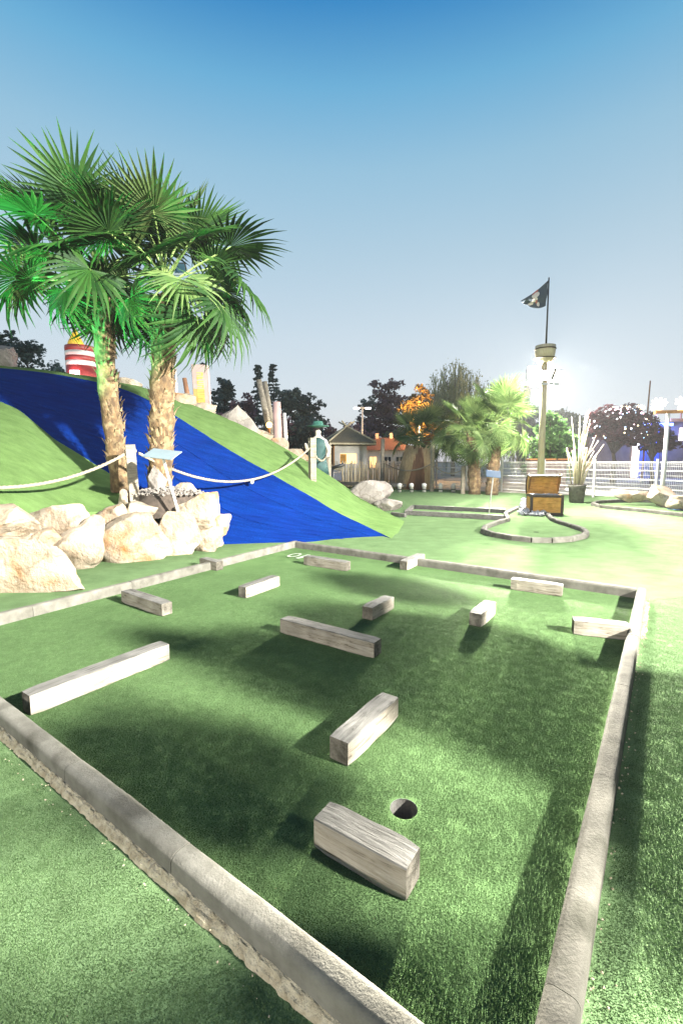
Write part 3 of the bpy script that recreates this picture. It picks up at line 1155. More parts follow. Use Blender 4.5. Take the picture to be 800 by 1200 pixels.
# ------------------------------------------------------------------ palms
def fan_mesh(name, rnd, nseg=34, span=290, Lp=.9, Rf=1.0, droop=.25, pitch=-25, cup=.12, material='frond'):
    """fan leaf: petiole along +X, folded segments radiating from its end"""
    m = MB()
    m.tube([(0, 0, 0), (Lp * .5, 0, .02), (Lp * .97, 0, -.02), (Lp * 1.06, 0, -.03)], [.022, .016, .011, .004], 5, True, 1)
    hub = Vector((Lp, 0, -.02))
    Rm = Matrix.Rotation(-R(pitch), 3, 'Y')
    dth = R(span) / nseg
    for s in range(nseg):
        th = -R(span) / 2 + (s + .5) * dth
        Rl = Rf * (.78 + .22 * math.cos(th * .55)) * rnd.uniform(.9, 1.06)
        dr = droop * rnd.uniform(.6, 1.5)
        split = rnd.uniform(.42, .58)
        st = []
        ks = (.03, .28, split, .78, 1.0)
        tw = rnd.uniform(-.12, .12)
        for q, k in enumerate(ks):
            r_ = Rl * k
            half = r_ * math.tan(dth / 2) if k <= split else Rl * split * math.tan(dth / 2) * (1 - ((k - split) / (1 - split)) ** 1.2) * .92 + .0012
            bend = tw * max(0, k - split)
            ct, sn = math.cos(th + bend), math.sin(th + bend)
            z = cup * (abs(math.sin(th)) ** 1.5) * r_ - dr * Rl * max(0, k - .35) ** 2 * 1.6 - .10 * r_ * (1 - math.cos(th)) * .5
            fold = .33 * half
            cpt = Vector((ct * r_, sn * r_, z + fold))
            side = Vector((-sn, ct, 0))
            st.append((cpt - side * half - Vector((0, 0, fold * 2)), cpt, cpt + side * half - Vector((0, 0, fold * 2))))
        vs = [hub + Rm @ p for tri in st for p in tri]
        fs = []
        for q in range(len(ks) - 1):
            fs += [(q * 3, q * 3 + 1, q * 3 + 4, q * 3 + 3), (q * 3 + 1, q * 3 + 2, q * 3 + 5, q * 3 + 4)]
        m.add(vs, fs, 0)
    return m.mesh(name, [M[material], M['petiole']], False)


rnd = random.Random(11)
FANS = {}
for mt in ('frond', 'frond_pale'):
    FANS[mt] = [fan_mesh('frond', rnd, 34, 300, 1.15, 1.02, .06, -8, .06, mt),
                fan_mesh('frond', rnd, 32, 285, 1.20, .98, .20, -26, .16, mt),
                fan_mesh('frond', rnd, 30, 260, 1.15, .95, .45, -42, .22, mt),
                fan_mesh('frond', rnd, 24, 120, .80, .95, .05, 0, .50, mt),
                fan_mesh('frond', rnd, 30, 250, 1.05, .92, .80, -62, .15, mt)]


def frond_obj(root, me, origin, az, elv, roll, sc):
    d = Vector((math.sin(az) * math.cos(elv), math.cos(az) * math.cos(elv), math.sin(elv)))
    up = Vector((0, 0, 1))
    side = up.cross(d)
    if side.length < 1e-3:
        side = Vector((1, 0, 0))
    side.normalize()
    z = d.cross(side)
    Mx = Matrix((d, side, z)).transposed() @ Matrix.Rotation(roll, 3, 'X')
    o = link('frond', me, root)
    o.matrix_local = Matrix.Translation(origin) @ Mx.to_4x4() @ Matrix.Scale(sc, 4)
    return o


def palm(base, top, r0, r1, nf, sc, label, seed, mt='frond', emin=-55, emax=82, stubs=240, group='fan palms', extra=(), skirt=True):
    rnd = random.Random(seed)
    base, top = Vector(base), Vector(top)
    root = empty('palm_tree', base)
    tag(root, label, 'palm tree', group)
    ax = top - base
    nseg = 16
    pts, rad = [], []
    for i in range(nseg + 1):
        t = i / nseg
        bow = Vector((math.sin(t * 2.6 + seed) * .03, math.cos(t * 2 + seed) * .03, 0)) * (1 - abs(2 * t - 1))
        pts.append(ax * t + bow + (Vector((0, 0, -.15)) if i == 0 else Vector()))
        rad.append((r0 + (r1 - r0) * t) * (1 + .10 * math.sin(i * 2.1 + seed) + rnd.uniform(-.04, .05)))
    tm = MB()
    tm.tube(pts, rad, 14)
    trunk = tm.build('trunk', M['trunk'], root, True)
    sm = MB()
    for k in range(stubs):
        t = rnd.uniform(.04, 1)
        c = ax * t
        rr = r0 + (r1 - r0) * t
        a = k * 2.39996 + rnd.uniform(-.2, .2)
        out = Vector((math.cos(a), math.sin(a), 0))
        tan = Vector((-math.sin(a), math.cos(a), 0))
        ln = rnd.uniform(.08, .20) * (r0 / .17)
        w = rnd.uniform(.022, .05) * (r0 / .17)
        lean = rnd.uniform(.15, .75) if rnd.random() > .12 else rnd.uniform(-.5, .9)
        p0 = c + out * (rr * .9)
        p1 = p0 + Vector((0, 0, ln * .6)) + out * (ln * lean * .45)
        p2 = p0 + Vector((0, 0, ln)) * rnd.uniform(.7, 1.0) + out * (ln * lean)
        th = out * .012
        sm.add([p0 - tan * w, p0 + tan * w, p0 + th * 2, p1 - tan * w * .7, p1 + tan * w * .7, p1 + th, p2],
               [(0, 3, 5, 2), (2, 5, 4, 1), (3, 6, 5), (5, 6, 4), (0, 1, 4, 3), (3, 4, 6)])
    if sm.f:
        sm.build('bark_stubs', M['stub'], trunk)['kind'] = 'stuff'
    for k in range(nf):
        t = (k + .5) / nf
        elv = R(emax - (emax - emin) * t ** .85 + rnd.uniform(-9, 9))
        az = k * 2.39996 + rnd.uniform(-.3, .3)
        if t < .15:
            me = FANS[mt][3]
        elif t < .4:
            me = FANS[mt][0]
        elif t < .65:
            me = FANS[mt][1]
        elif t < .85:
            me = FANS[mt][2]
        else:
            me = FANS[mt][4]
        if rnd.random() < .16 and mt == 'frond':
            me = FANS['frond_pale'][FANS['frond'].index(me)]
        frond_obj(root, me, ax * (1 + .10 * (1 - t) * (.6 / max(.6, ax.length)) * 3) + Vector((0, 0, .25 * (1 - t) * sc)), az, elv, rnd.uniform(-.8, .8), sc * rnd.uniform(.78, 1.12))
    for (az, elv, roll, s_, v) in extra:
        frond_obj(root, FANS[mt][v], ax + Vector((0, 0, .15)), R(az), R(elv), R(roll), s_)
    return root


GP = 'two tall palms behind the boulders'
palm(AT(141, 566, 7.95), AT(116, 338, 7.75), .165, .14, 27, .84, 'tall palm leaning left with the thinner trunk behind the boulders', 3, emin=-24, group=GP,
     extra=((-35, 62, 0, 1.10, 0), (-80, 28, 10, 1.05, 1), (-95, 0, 0, 1.05, 2), (-110, 45, 0, 1.0, 0)))
palm(AT(187, 574, 7.75), AT(194, 348, 7.75), .195, .18, 28, .84, 'tall palm with the thicker straight trunk right of the leaning palm', 8, emin=-24, group=GP, stubs=320,
     extra=((30, 60, 0, 1.05, 0), (80, 35, -10, 1.05, 1), (95, 5, 0, 1.0, 2), (110, -20, 0, 1.0, 2)))
GQ = 'palms at the back of the course'
palm(AT(556, 577, 19.6), AT(553, 512, 19.6), .26, .23, 26, .92, 'back palm with the left of two close trunks beside the blue sign', 21, 'frond_pale', -50, 80, 120, GQ)
palm(AT(576, 578, 19.2), AT(581, 500, 19.2), .25, .22, 26, .95, 'back palm with the right of two close trunks beside the blue sign', 25, 'frond_pale', -45, 82, 120, GQ)
palm(AT(497, 566, 24.5), AT(494, 520, 24.5), .28, .25, 22, 1.05, 'palm rising behind the reed wrapped stump', 31, 'frond_pale', -40, 80, 60, GQ)


# ------------------------------------------------------------------ rope posts and ropes
def post(p, h, w, label, lean=0, group='rope posts', rot=.5, round_=False):
    o = empty('rope_post', p, rot)
    tag(o, label, 'post', group)
    mb = MB()
    if round_:
        mb.tube([(0, 0, -.1), (0, 0, h)], w / 2, 12)
    else:
        mb.box((0, 0, h / 2 - .08), (w, w, h + .16))
    mb.build('shaft', M['wood_post'], o, round_, bevel=.006)
    rm = MB()
    rm.tube([(-w * .62, 0, h - .1), (w * .62, 0, h - .1)], .026, 10)
    rm.build('rope_eye', M['rope'], o, True)
    o.rotation_euler = (0, lean, rot)
    return o


def rope(a, b, sag, r_, label, group='sagging ropes'):
    a, b = Vector(a), Vector(b)
    mb = MB()
    n_ = 40
    ns = 4
    for s in range(3):
        pts = []
        for i in range(n_ * 3 + 1):
            t = i / (n_ * 3)
            p = a.lerp(b, t) - Vector((0, 0, sag * 4 * t * (1 - t)))
            ph = t * (b - a).length / (r_ * 7) * 2 * math.pi + s * 2.094
            pts.append(p + (Vector((0, 0, 1)) * math.sin(ph) + Vector((.7, .7, 0)) * math.cos(ph)) * r_ * .45)
        mb.tube(pts, r_ * .60, 5)
    o = mb.build('rope', M['rope'], None, True)
    return tag(o, label, 'rope', group)


PA = AT(158, 590, 7.35)
PAt = AT(153, 521, 7.35)
post(PA, PAt.z - PA.z, .145, 'squared wooden rope post between the palm trunks and the boulders', -.03)
PB = AT(366, 571, 11.0)
PBt = AT(365, 513, 11.0)
post(PB, PBt.z - PB.z, .15, 'wooden rope post on the mound beside the statue')
PC = AT(-130, 560, 5.4)
rope(AT(-110, 560, 5.4), AT(150, 530, 7.32), .30, .026, 'thick pale rope sagging from the post to the left edge')
ra = AT(163, 531, 7.35)
rb = AT(363, 525, 10.95)
rope(ra, rb, .62, .026, 'pale rope sagging over the blue slope between two posts')
tg = (ra.lerp(rb, .57)) - Vector((0, 0, .62 * 4 * .57 * .43))
t_ = empty('rope_tag', tg)
tag(t_, 'small white tag hanging from the rope over the blue slope', 'tag')
mb = MB()
mb.lathe([(.001, -.115), (.035, -.10), (.045, -.06), (.035, -.02), (.001, -.005)], (0, 0, 0), 10)
mb.build('disc', M['white'], t_, True, None, (.3, .5, 0))
# posts at the back
backposts = [(448, 562, 514, 24.0, 'round rope post left of the reed wrapped stump'), (506, 570, 516, 21.5, 'round rope post right of the reed wrapped stump'),
             (542, 576, 546, 19.8, 'short rope post left of the back palms'), (384, 566, 520, 13.5, 'pale rope post behind the statue')]
bp = []
for x, y0, y1, d, lab in backposts:
    a = AT(x, y0, d)
    b = AT(x, y1, d)
    if d > 15:
        a.z = 0
    post(a, b.z - a.z, .20, lab, round_=True)
    bp.append(AT(x, y1 + (6 if d < 20 else 18), d))
rope(AT(448, 541, 24), AT(506, 543, 21.5), .40, .035, 'rope sagging before the reed wrapped stump')
rope(AT(506, 543, 21.5), AT(542, 550, 19.8), .30, .025, 'thin rope sagging left of the back palms')
rope(AT(366, 526, 11.0), AT(384, 531, 13.5), .25, .026, 'short rope running back from the mound post to the pale post')


# ------------------------------------------------------------------ hole signs
def hole_sign(foot_, top_, plate, material, label, az=0, tilt=35, w=.34, h=.24, r_=.014):
    foot_, top_ = Vector(foot_), Vector(top_)
    o = empty('hole_sign', foot_)
    tag(o, label, 'sign', 'hole signs')
    mb = MB()
    mb.tube([(0, 0, -.05), top_ - foot_], r_, 8)
    mb.build('pole', M['white'], o, True)
    mb = MB()
    mb.box((0, 0, 0), (w, h, .014))
    p = mb.build('plate', material, o, False, top_ - foot_ + Vector((0, 0, .012)), (R(tilt), R(6), R(az)), .004)
    mb = MB()
    mb.box((0, 0, -.02), (w * .5, h * .4, .02))
    mb.build('bracket', M['metal'], p)
    return o


hole_sign(G(222, 645), AT(190, 533, 6.7), None, M['panel_grey'], 'thin sign stand with pale grey tilted plate before the boulders', -12, 24, .48, .30, .020)
hole_sign(G(572, 606), AT(578, 556, 11.4), None, M['panel_blue'], 'thin sign stand with dark blue tilted plate before the back palms', -10, 40, .36, .26)


# ------------------------------------------------------------------ treasure chest hole
chest_c = G(637, 602)
ch = empty('treasure_chest', chest_c, 0)
ch.rotation_euler = (0, 0, R(-12))
tag(ch, 'open wooden treasure chest with dark bands at the back green', 'chest')
CW, CD, CHh = .80, .55, .52
mb = MB()
mb.box((0, -CD / 2 + .015, CHh / 2), (CW, .03, CHh))
mb.box((0, CD / 2 - .015, CHh / 2), (CW, .03, CHh))
mb.box((-CW / 2 + .015, 0, CHh / 2), (.03, CD - .064, CHh))
mb.box((CW / 2 - .015, 0, CHh / 2), (.03, CD - .064, CHh))
mb.box((0, 0, .03), (CW - .064, CD - .064, .04))
mb.build('box', M['chest'], ch)
for zz in (.03, CHh - .03):
    b = MB()
    b.box((0, -CD / 2 - .006, zz), (CW + .03, .016, .06))
    b.box((0, CD / 2 + .006, zz), (CW + .03, .016, .06))
    b.box((-CW / 2 - .006, 0, zz), (.016, CD - .004, .06))
    b.box((CW / 2 + .006, 0, zz), (.016, CD - .004, .06))
    b.build('band', M['dark_metal'], ch)
for xx in (-CW / 2 + .02, CW / 2 - .02):
    for yy in (-CD / 2 - .010, CD / 2 + .010):
        b = MB()
        b.box((xx, yy, CHh / 2), (.07, .022, CHh + .008))
        b.build('corner_strap', M['dark_metal'], ch)
b = MB()
b.box((CW / 2 + .012, 0, CHh * .62), (.016, .16, .10))
b.build('side_plate', M['metal'], ch)
# lid: half barrel hinged at the back, open
lid = MB()
nn = 9
outer, inner = [], []
for i in range(nn + 1):
    a = math.pi * i / nn
    outer.append((CD / 2 - CD / 2 * math.cos(a), .26 * math.sin(a)))
    inner.append((CD / 2 - (CD / 2 - .025) * math.cos(a), .235 * math.sin(a)))
vs = []
for x in (-CW / 2 - .01, CW / 2 + .01):
    vs += [(x, -y, z) for y, z in outer]
    vs += [(x, -y, z) for y, z in inner]
k = nn + 1
fs = []
for i in range(nn):
    fs += [(i, i + 1, 2 * k + i + 1, 2 * k + i), (k + i, 3 * k + i, 3 * k + i + 1, k + i + 1)]
    fs += [(i, k + i, k + i + 1, i + 1), (2 * k + i, 2 * k + i + 1, 3 * k + i + 1, 3 * k + i)]
fs += [(0, 2 * k, 3 * k, k), (nn, k + nn, 3 * k + nn, 2 * k + nn)]
lid.add(vs, fs)
# end boards of the lid
for x in (-CW / 2 + .01, CW / 2 - .01):
    base_i = len(lid.v)
    pts = [(x, -y, z) for y, z in inner]
    lid.add(pts + [(x + .012, p[1], p[2]) for p in pts], [tuple(range(k)), tuple(range(2 * k - 1, k - 1, -1))])
lo = lid.build('lid', M['chest'], ch, False, (0, CD / 2, CHh + .01), (R(-64), 0, 0))
for x in (-CW / 2 - .012, CW / 2 + .012):
    b = MB()
    for i in range(nn):
        b.bar((x, -outer[i][0], outer[i][1]), (x, -outer[i + 1][0], outer[i + 1][1]), .03, .05)
    b.build('lid_band', M['dark_metal'], lo)
b = MB()
b.box((0, -CD + .005, .01), (CW + .02, .03, .05))
b.build('lid_edge', M['dark_metal'], lo)
sp = []
for i in range(260):
    sp.append(((random.uniform(-CW / 2 + .06, CW / 2 - .06), random.uniform(-CD / 2 + .06, CD / 2 - .06), CHh - .05 + random.uniform(-.02, .05)), random.uniform(.025, .05)))
g_ = gravel('pebble_filling', sp, M['pebble'], None, None, ch)

# kerbed green in front of the chest
kp = [(606, 597), (592, 604), (595, 611), (581, 615), (568, 620), (566, 624.5), (578, 629), (600, 633), (622, 635.5), (645, 636), (668, 634.5),
      (684, 630.5), (687, 627), (683, 623), (668, 618), (655, 614), (646, 610), (641, 604)]
kpw = [G(*p) for p in kp]
b2 = empty('concrete_border', (0, 0, 0))
tag(b2, 'winding concrete kerb around the small green before the treasure chest', 'kerb')
for i in range(len(kpw) - 1):
    kerb_run(b2, kpw[i], kpw[i + 1], [], .10, .09, .03)
sheet = cdt_sheet('small_green', [(p.x, p.y) for p in kpw], [], M['turf_far'], .006)
tag(sheet, kind='structure')
sp = []
pa, pb, pc_, pd = G(611, 594, 0), G(638, 597, 0), G(638, 606, 0), G(607, 604, 0)
for i in range(420):
    u, v = random.random(), random.random()
    p = pa.lerp(pb, u).lerp(pd.lerp(pc_, u), v)
    sp.append(((p.x, p.y, .03 + .22 * (1 - v) + random.uniform(0, .03)), random.uniform(.03, .065)))
gravel('silver_pebbles', sp, M['pebble'], 'ramp of silver grey pebbles in front of the treasure chest', 'pebbles')
# flat disc for the small green's hole, its shade put into the colour
hp = G(628, 624)
mb = MB()
mb.lathe([(.055, .008), (.055, .0085)], (hp.x, hp.y, 0), 16)
tag(mb.build('golf_cup', M['cup_dark']), 'flat dark disc painted like the shaded golf cup of the small green', 'golf cup')

# right green
kp = [(905, 618), (840, 610), (800, 605.5), (760, 601), (730, 598), (705, 595.5), (694, 592.5), (700, 590), (725, 588.2), (750, 588), (790, 590), (840, 594), (900, 602)]
kpw = [G(*p) for p in kp]
b3 = empty('concrete_border', (0, 0, 0))
tag(b3, 'low concrete kerb around the long green at the right edge', 'kerb')
for i in range(len(kpw) - 1):
    kerb_run(b3, kpw[i], kpw[i + 1], [], .10, .10, .03)
# left back green with dark timber edging
be = empty('timber_edging', (0, 0, 0))
tag(be, 'dark timber edging of the shaded green behind the blue slope tip', 'edging')
for a, b in (((478, 601), (590, 607)), ((484, 594), (592, 599)), ((476, 601.5), (483, 594.5))):
    mb = MB()
    p, q = G(*a, .05), G(*b, .05)
    mb.bar(p, q, .10, .12)
    mb.build('board', M['wood'], be)
wb = MB()
wb.bar(G(459, 602, .05), G(475, 604, .05), .09, .09)
tag(wb.build('timber_block', M['wood'], None, bevel=.006), 'small white timber piece on the turf at the foot of the mound', 'timber block')
lk = empty('concrete_ledge', (0, 0, 0))
tag(lk, 'low pale concrete ledge before the bamboo fence', 'ledge')
mb = MB()
mb.bar(AT(392, 566, 24.5) * 1, AT(474, 569, 22.5), .5, .16)
mb.build('slab', M['concrete'], lk, bevel=.02)

# ------------------------------------------------------------------ mast with crow's nest, flag and floodlights
mb_ = AT(632, 592, 14.6)
mb_.z = 0
mast = empty('flag_mast', mb_)
tag(mast, 'pale mast with barrel lookout, black flag and bright floodlights', 'mast')
topz = AT(636, 425, 14.6).z
xo = AT(638, 425, 14.6).x - mb_.x
shaft = MB()
shaft.tube([(0, 0, -.1), (xo * .5, 0, topz * .5), (xo, 0, topz)], [.115, .10, .085], 12)
shaft.build('pole', M['bamboo'], mast, True)
bt = AT(638, 405, 14.6).z
brl = MB()
h_ = bt - topz
brl.lathe([(.20, 0), (.27, h_ * .25), (.30, h_ * .6), (.30, h_), (.25, h_), (.24, h_ * .3), (.02, h_ * .28)], (xo, 0, topz), 18)
bo = brl.build('barrel', M['bamboo'], mast, True)
for zz in (h_ * .25, h_ * .8):
    hp_ = MB()
    hp_.tube([(xo + .305 * math.cos(a * .3491), .305 * math.sin(a * .3491), topz + zz) for a in range(19)], .018, 6)
    hp_.build('hoop', M['dark_metal'], bo, True)
ft = AT(643, 325, 14.6).z
fx = AT(643, 325, 14.6).x - mb_.x
fp = MB()
fp.tube([(xo + .02, 0, topz + .1), (fx, 0, ft)], [.03, .020], 8)
fp.build('flag_pole', M['black'], mast, True)
# flag: cloth hanging off the pole towards the left, drooping tip
fz0, fz1 = AT(641, 358, 14.6).z, AT(643, 328, 14.6).z
flag_pts = {}
NUf, NVf = 16, 10
vs = []
corners = [(Vector((fx - .01, 0, fz1)), Vector((fx - .05, 0, fz0))),
           (AT(610, 352, 14.6) - mb_, AT(618, 357, 14.6) - mb_)]


def flagp(u, v, off=0.0):
    a = corners[0][0].lerp(corners[0][1], v)
    b = corners[1][0].lerp(corners[1][1], v)
    p = a.lerp(b, u)
    p.y += .07 * math.sin(u * 7 + v * 2.5) * u + .03 * math.sin(v * 9 + u * 3)
    p.z += -.05 * math.sin(u * math.pi) * (1 - v) - .10 * math.sin(u * math.pi) * v
    p.y -= off
    return p


for i in range(NUf + 1):
    for j in range(NVf + 1):
        vs.append(flagp(i / NUf, j / NVf))
mbf = MB()
mbf.add(vs, [(i * (NVf + 1) + j, (i + 1) * (NVf + 1) + j, (i + 1) * (NVf + 1) + j + 1, i * (NVf + 1) + j + 1) for i in range(NUf) for j in range(NVf)])
fl = mbf.build('flag', M['flag'], mast, True)
sd = fl.modifiers.new('cloth', 'SOLIDIFY')
sd.thickness = .008


def blob(cu, cv, ru, rv, name, m, rot=0):
    mbx = MB()
    nn_ = 14
    vs_ = [flagp(cu, cv, .016)]
    for k_ in range(nn_):
        a_ = 2 * math.pi * k_ / nn_
        du, dv = ru * math.cos(a_), rv * math.sin(a_)
        vs_.append(flagp(cu + du * math.cos(rot) - dv * math.sin(rot), cv + du * math.sin(rot) + dv * math.cos(rot), .016))
    mbx.add(vs_, [(0, k_ + 1, (k_ + 1) % nn_ + 1) for k_ in range(nn_)])
    mbx.build(name, m, fl)


# printed emblem: bandana, skull, jaw and crossed bones
blob(.50, .22, .17, .16, 'emblem_skull', M['bone'])
blob(.56, .48, .12, .12, 'emblem_jaw', M['bone'])
blob(.48, .05, .14, .06, 'emblem_bandana', M['flag_red'], .2)
blob(.74, .66, .14, .10, 'emblem_bone', M['bone'], .8)
blob(.86, .80, .07, .10, 'emblem_bone', M['bone'])
blob(.42, .78, .07, .13, 'emblem_bone', M['bone'])
blob(.50, .60, .05, .09, 'emblem_red', M['flag_red'])

lampz = AT(638, 443, 14.6).z
hd = Vector((xo, 0, lampz))


def flood_head(parent, at, aim, w=.42, h=.32, name='floodlight', m='lamp_white'):
    """housing with a bright front glass, turned to aim (all relative to the parent)"""
    at, aim = Vector(at), Vector(aim).normalized()
    q = aim.to_track_quat('-Y', 'Z')
    hb = MB()
    hb.box((0, .05, 0), (w, .10, h))
    hb.box((0, .13, 0), (w * .6, .08, h * .6))
    o = hb.build(name, M['dark_metal'], parent, False, at, q.to_euler(), .01)
    gl = MB()
    gl.box((0, -.008, 0), (w * .92, .012, h * .90))
    gl.build('lens', M[m], o)
    br = MB()
    br.bar((-w / 2 - .015, .06, 0), (-w / 2 - .015, .06, -h * .8), .02)
    br.bar((w / 2 + .015, .06, 0), (w / 2 + .015, .06, -h * .8), .02)
    br.bar((-w / 2 - .03, .06, -h * .8), (w / 2 + .03, .06, -h * .8), .02)
    br.build('bracket', M['metal'], o)
    return o


arm = MB()
arm.bar(hd + Vector((-.42, -.12, -.20)), hd + Vector((.42, -.12, -.20)), .05)
arm.build('cross_arm', M['metal'], mast)
for dx, aim in ((-.36, (-.5, -1, -.45)), (0.0, (-.15, -1, -.35)), (.36, (.6, -1, -.45))):
    flood_head(mast, hd + Vector((dx, -.22, .05)), aim)
hw_ = mb_ + hd
lamp('SPOT', 'mast_light', hw_ + Vector((-.3, -.45, .05)), (5.0, 8.8, 0), 5500, (1, .96, .86), mast, .25, 115, .8)
lamp('SPOT', 'mast_light', hw_ + Vector((.5, -.45, .05)), (9.5, 9.0, 0), 6000, (1, .96, .86), mast, .25, 125, .8)
lamp('POINT', 'mast_light', hw_ + Vector((.0, .5, .1)), None, 5200, (1, .96, .88), mast, .3)


# ------------------------------------------------------------------ distant floodlight tower
tw = AT(612, 530, 80)
tw.z = 0
tower = empty('floodlight_tower', tw)
tag(tower, 'pinkish tapered tower far behind the mast carrying a blazing lamp bank', 'tower')
tz = AT(616, 452, 80).z
mb = MB()
mb.tube([(0, 0, -1), (.2, 0, tz * .55), (.35, 0, tz)], [1.15, .85, .5], 14)
mb.build('column', M['pink_wall'], tower, True)
lc = AT(632, 443, 80)
rel = lc - tw
fr = MB()
fr.bar((.3, -.2, tz - .6), (rel.x + 2.6, -.2, rel.z - 1.4), .3)
for zz in (-1.3, 0, 1.3):
    fr.bar((rel.x - 2.4, -.3, rel.z + zz - .1), (rel.x + 2.4, -.3, rel.z + zz - .1), .12)
for xx in (-2.4, 0, 2.4):
    fr.bar((rel.x + xx, -.2, rel.z - 1.6), (rel.x + xx, -.2, rel.z + 1.5), .14)
fr.build('lamp_frame', M['metal'], tower)
for ix in (-1.8, -.6, .6, 1.8):
    for iz in (-1.0, .35, 1.5):
        flood_head(tower, (rel.x + ix, -.5, rel.z + iz), (-.36, -1, -.2), 1.0, 1.0)
lamp('SPOT', 'tower_light', lc + Vector((0, -1.5, 0)), (2.3, 3.6, 0), 8.5e6, (1, .95, .82), tower, 1.6, 6.6, .4)


def cards(m, pts, size, rnd, aspect=1.6, mi=0, droop=0.0):
    for p in pts:
        s = size * rnd.uniform(.6, 1.3)
        q = Matrix.Rotation(rnd.uniform(0, 6.28), 3, 'Z') @ Matrix.Rotation(rnd.uniform(-1.2, 1.2) if not droop else R(90) + rnd.uniform(-.4, .4), 3, 'X') @ Matrix.Rotation(rnd.uniform(0, 6.28) if not droop else rnd.uniform(-.3, .3), 3, 'Z')
        a = s * (aspect if not droop else 1)
        b = s * (1 if not droop else aspect)
        vs = [Vector((-a / 2, 0, 0)), Vector((0, -b / 2, s * .1)), Vector((a / 2, 0, 0)), Vector((0, b / 2, s * .1))]
        if droop:
            vs = [Vector((-s * .14, 0, 0)), Vector((0, -b / 2, 0)), Vector((s * .14, 0, 0)), Vector((0, b / 2, 0))]
        m.add([q @ v + p for v in vs], [(0, 1, 2, 3)], mi)


# ------------------------------------------------------------------ floodlight masts around the course
def flood_mast(name, base, h, aims, label, group='floodlight masts', lens='lamp_white'):
    o = empty(name, base)
    tag(o, label, 'mast', group)
    mb = MB()
    mb.tube([(0, 0, -.2), (0, 0, h)], [.07, .045], 10)
    mb.build('pole', M['metal'], o, True)
    mb = MB()
    mb.bar((-.5, 0, h - .1), (.5, 0, h - .1), .06)
    mb.build('cross_arm', M['metal'], o)
    for i, a in enumerate(aims):
        flood_head(o, ((i - (len(aims) - 1) / 2) * .6, 0, h + .12), Vector(a) - (Vector(base) + Vector((0, 0, h))), m=lens)
    return o


dp = AT(207, 470, 17.0)
dlz = AT(207, 318, 17.0).z
DB = Vector((dp.x, dp.y, 0))
dm = flood_mast('floodlight_mast', DB, dlz, [(-1, 2, 0), (-6, 5, 0)], 'thin grey mast behind the crest, its lamps hidden in the palm crowns', lens='panel_blue')

BB = Vector((11.0, -3.6, 0))
bmst = flood_mast('floodlight_mast', BB, 6.6, [(0, 3, 0), (3, 8, 0)], 'floodlight mast to the right of the course, outside the view')
lamp('SPOT', 'mast_light', BB + Vector((-.3, .3, 6.7)), (-2.0, 3.6, 0), 98000, (1, .98, .90), bmst, .25, 78, .9)

CB = Vector((-11, -15, 0))
cmst = flood_mast('floodlight_mast', CB, 4.6, [(-2, 5, 0)], 'floodlight mast behind the camera to the left, outside the view')
lamp('SPOT', 'mast_light', CB + Vector((.2, .3, 4.7)), (-2.5, 6.0, .6), 20000, (1, .96, .84), cmst, .30, 70, .8)

# unseen tree off to the right: clumps placed to throw soft dapples over the turf
BL = BB + Vector((-.3, .3, 6.7))
sh = empty('shade_tree', (3.75, .35, 0))
tag(sh, 'small leafy tree placed outside the view to shade the turf', 'tree')
tm_ = MB()
tm_.tube([(0, 0, -.1), (.03, .02, .7), (0, .05, 1.4)], [.07, .055, .04], 8)
lv_ = MB()
rs_ = random.Random(4)
for gx, gy, rr, t in ((-.65, 1.92, .40, .35), (1.05, 2.75, .56, .30), (1.22, 2.08, .40, .29), (1.45, 1.45, .30, .25), (1.75, 1.75, .36, .24),
                      (-.10, 2.95, .50, .35), (.02, 1.02, .20, .31), (.42, 3.60, .50, .34), (1.02, 3.35, .46, .32), (.62, 4.9, .40, .36), (-1.30, 3.40, .20, .38), (1.60, .82, .28, .25), (2.0, 2.6, .30, .26), (1.50, 1.12, .34, .25), (1.95, 1.35, .38, .22), (2.1, 2.05, .40, .23), (2.5, 1.6, .4, .20),
                      (-1.12, .92, .13, .36), (-1.62, 1.62, .09, .37), (-.55, .95, .08, .36)):
    c = Vector((gx, gy, 0)).lerp(BL, t) - Vector(sh.location)
    r_ = rr * (1 - t) * .95
    tm_.tube([(0, .05, 1.3), Vector((0, .05, 1.3)).lerp(c, .6) + Vector((0, 0, .06)), c], [.03, .018, .006], 5)
    pts = []
    for q in range(int(850 * r_ * r_ / .06) + 60):
        v = Vector((rs_.gauss(0, 1), rs_.gauss(0, 1), rs_.gauss(0, 1))).normalized() * (rs_.random() ** .5) * r_ * (1 + .25 * math.sin(q * 1.7))
        pts.append(c + v)
    cards(lv_, pts, .085, rs_)
tm_.build('trunk', M['bark'], sh, True)
lv_.build('crown', M['bush'], sh)

# green uplight at the palms
gl_ = Vector((-5.6, 5.4, 1.05))
up = empty('ground_spotlight', gl_)
tag(up, 'small ground spotlight throwing green light up at the palms', 'spotlight')
MB().tube([(0, 0, -.4), (0, 0, .5)], .03, 8).build('stake', M['black'], up, True)
flood_head(up, (0, 0, .6), (.45, .15, .8), .3, .25, 'head', 'lamp_green')
lamp('SPOT', 'green_light', gl_ + Vector((.15, .08, .85)), AT(110, 270, 7.8), 2600, (.10, 1, .34), up, .1, 80, .5)


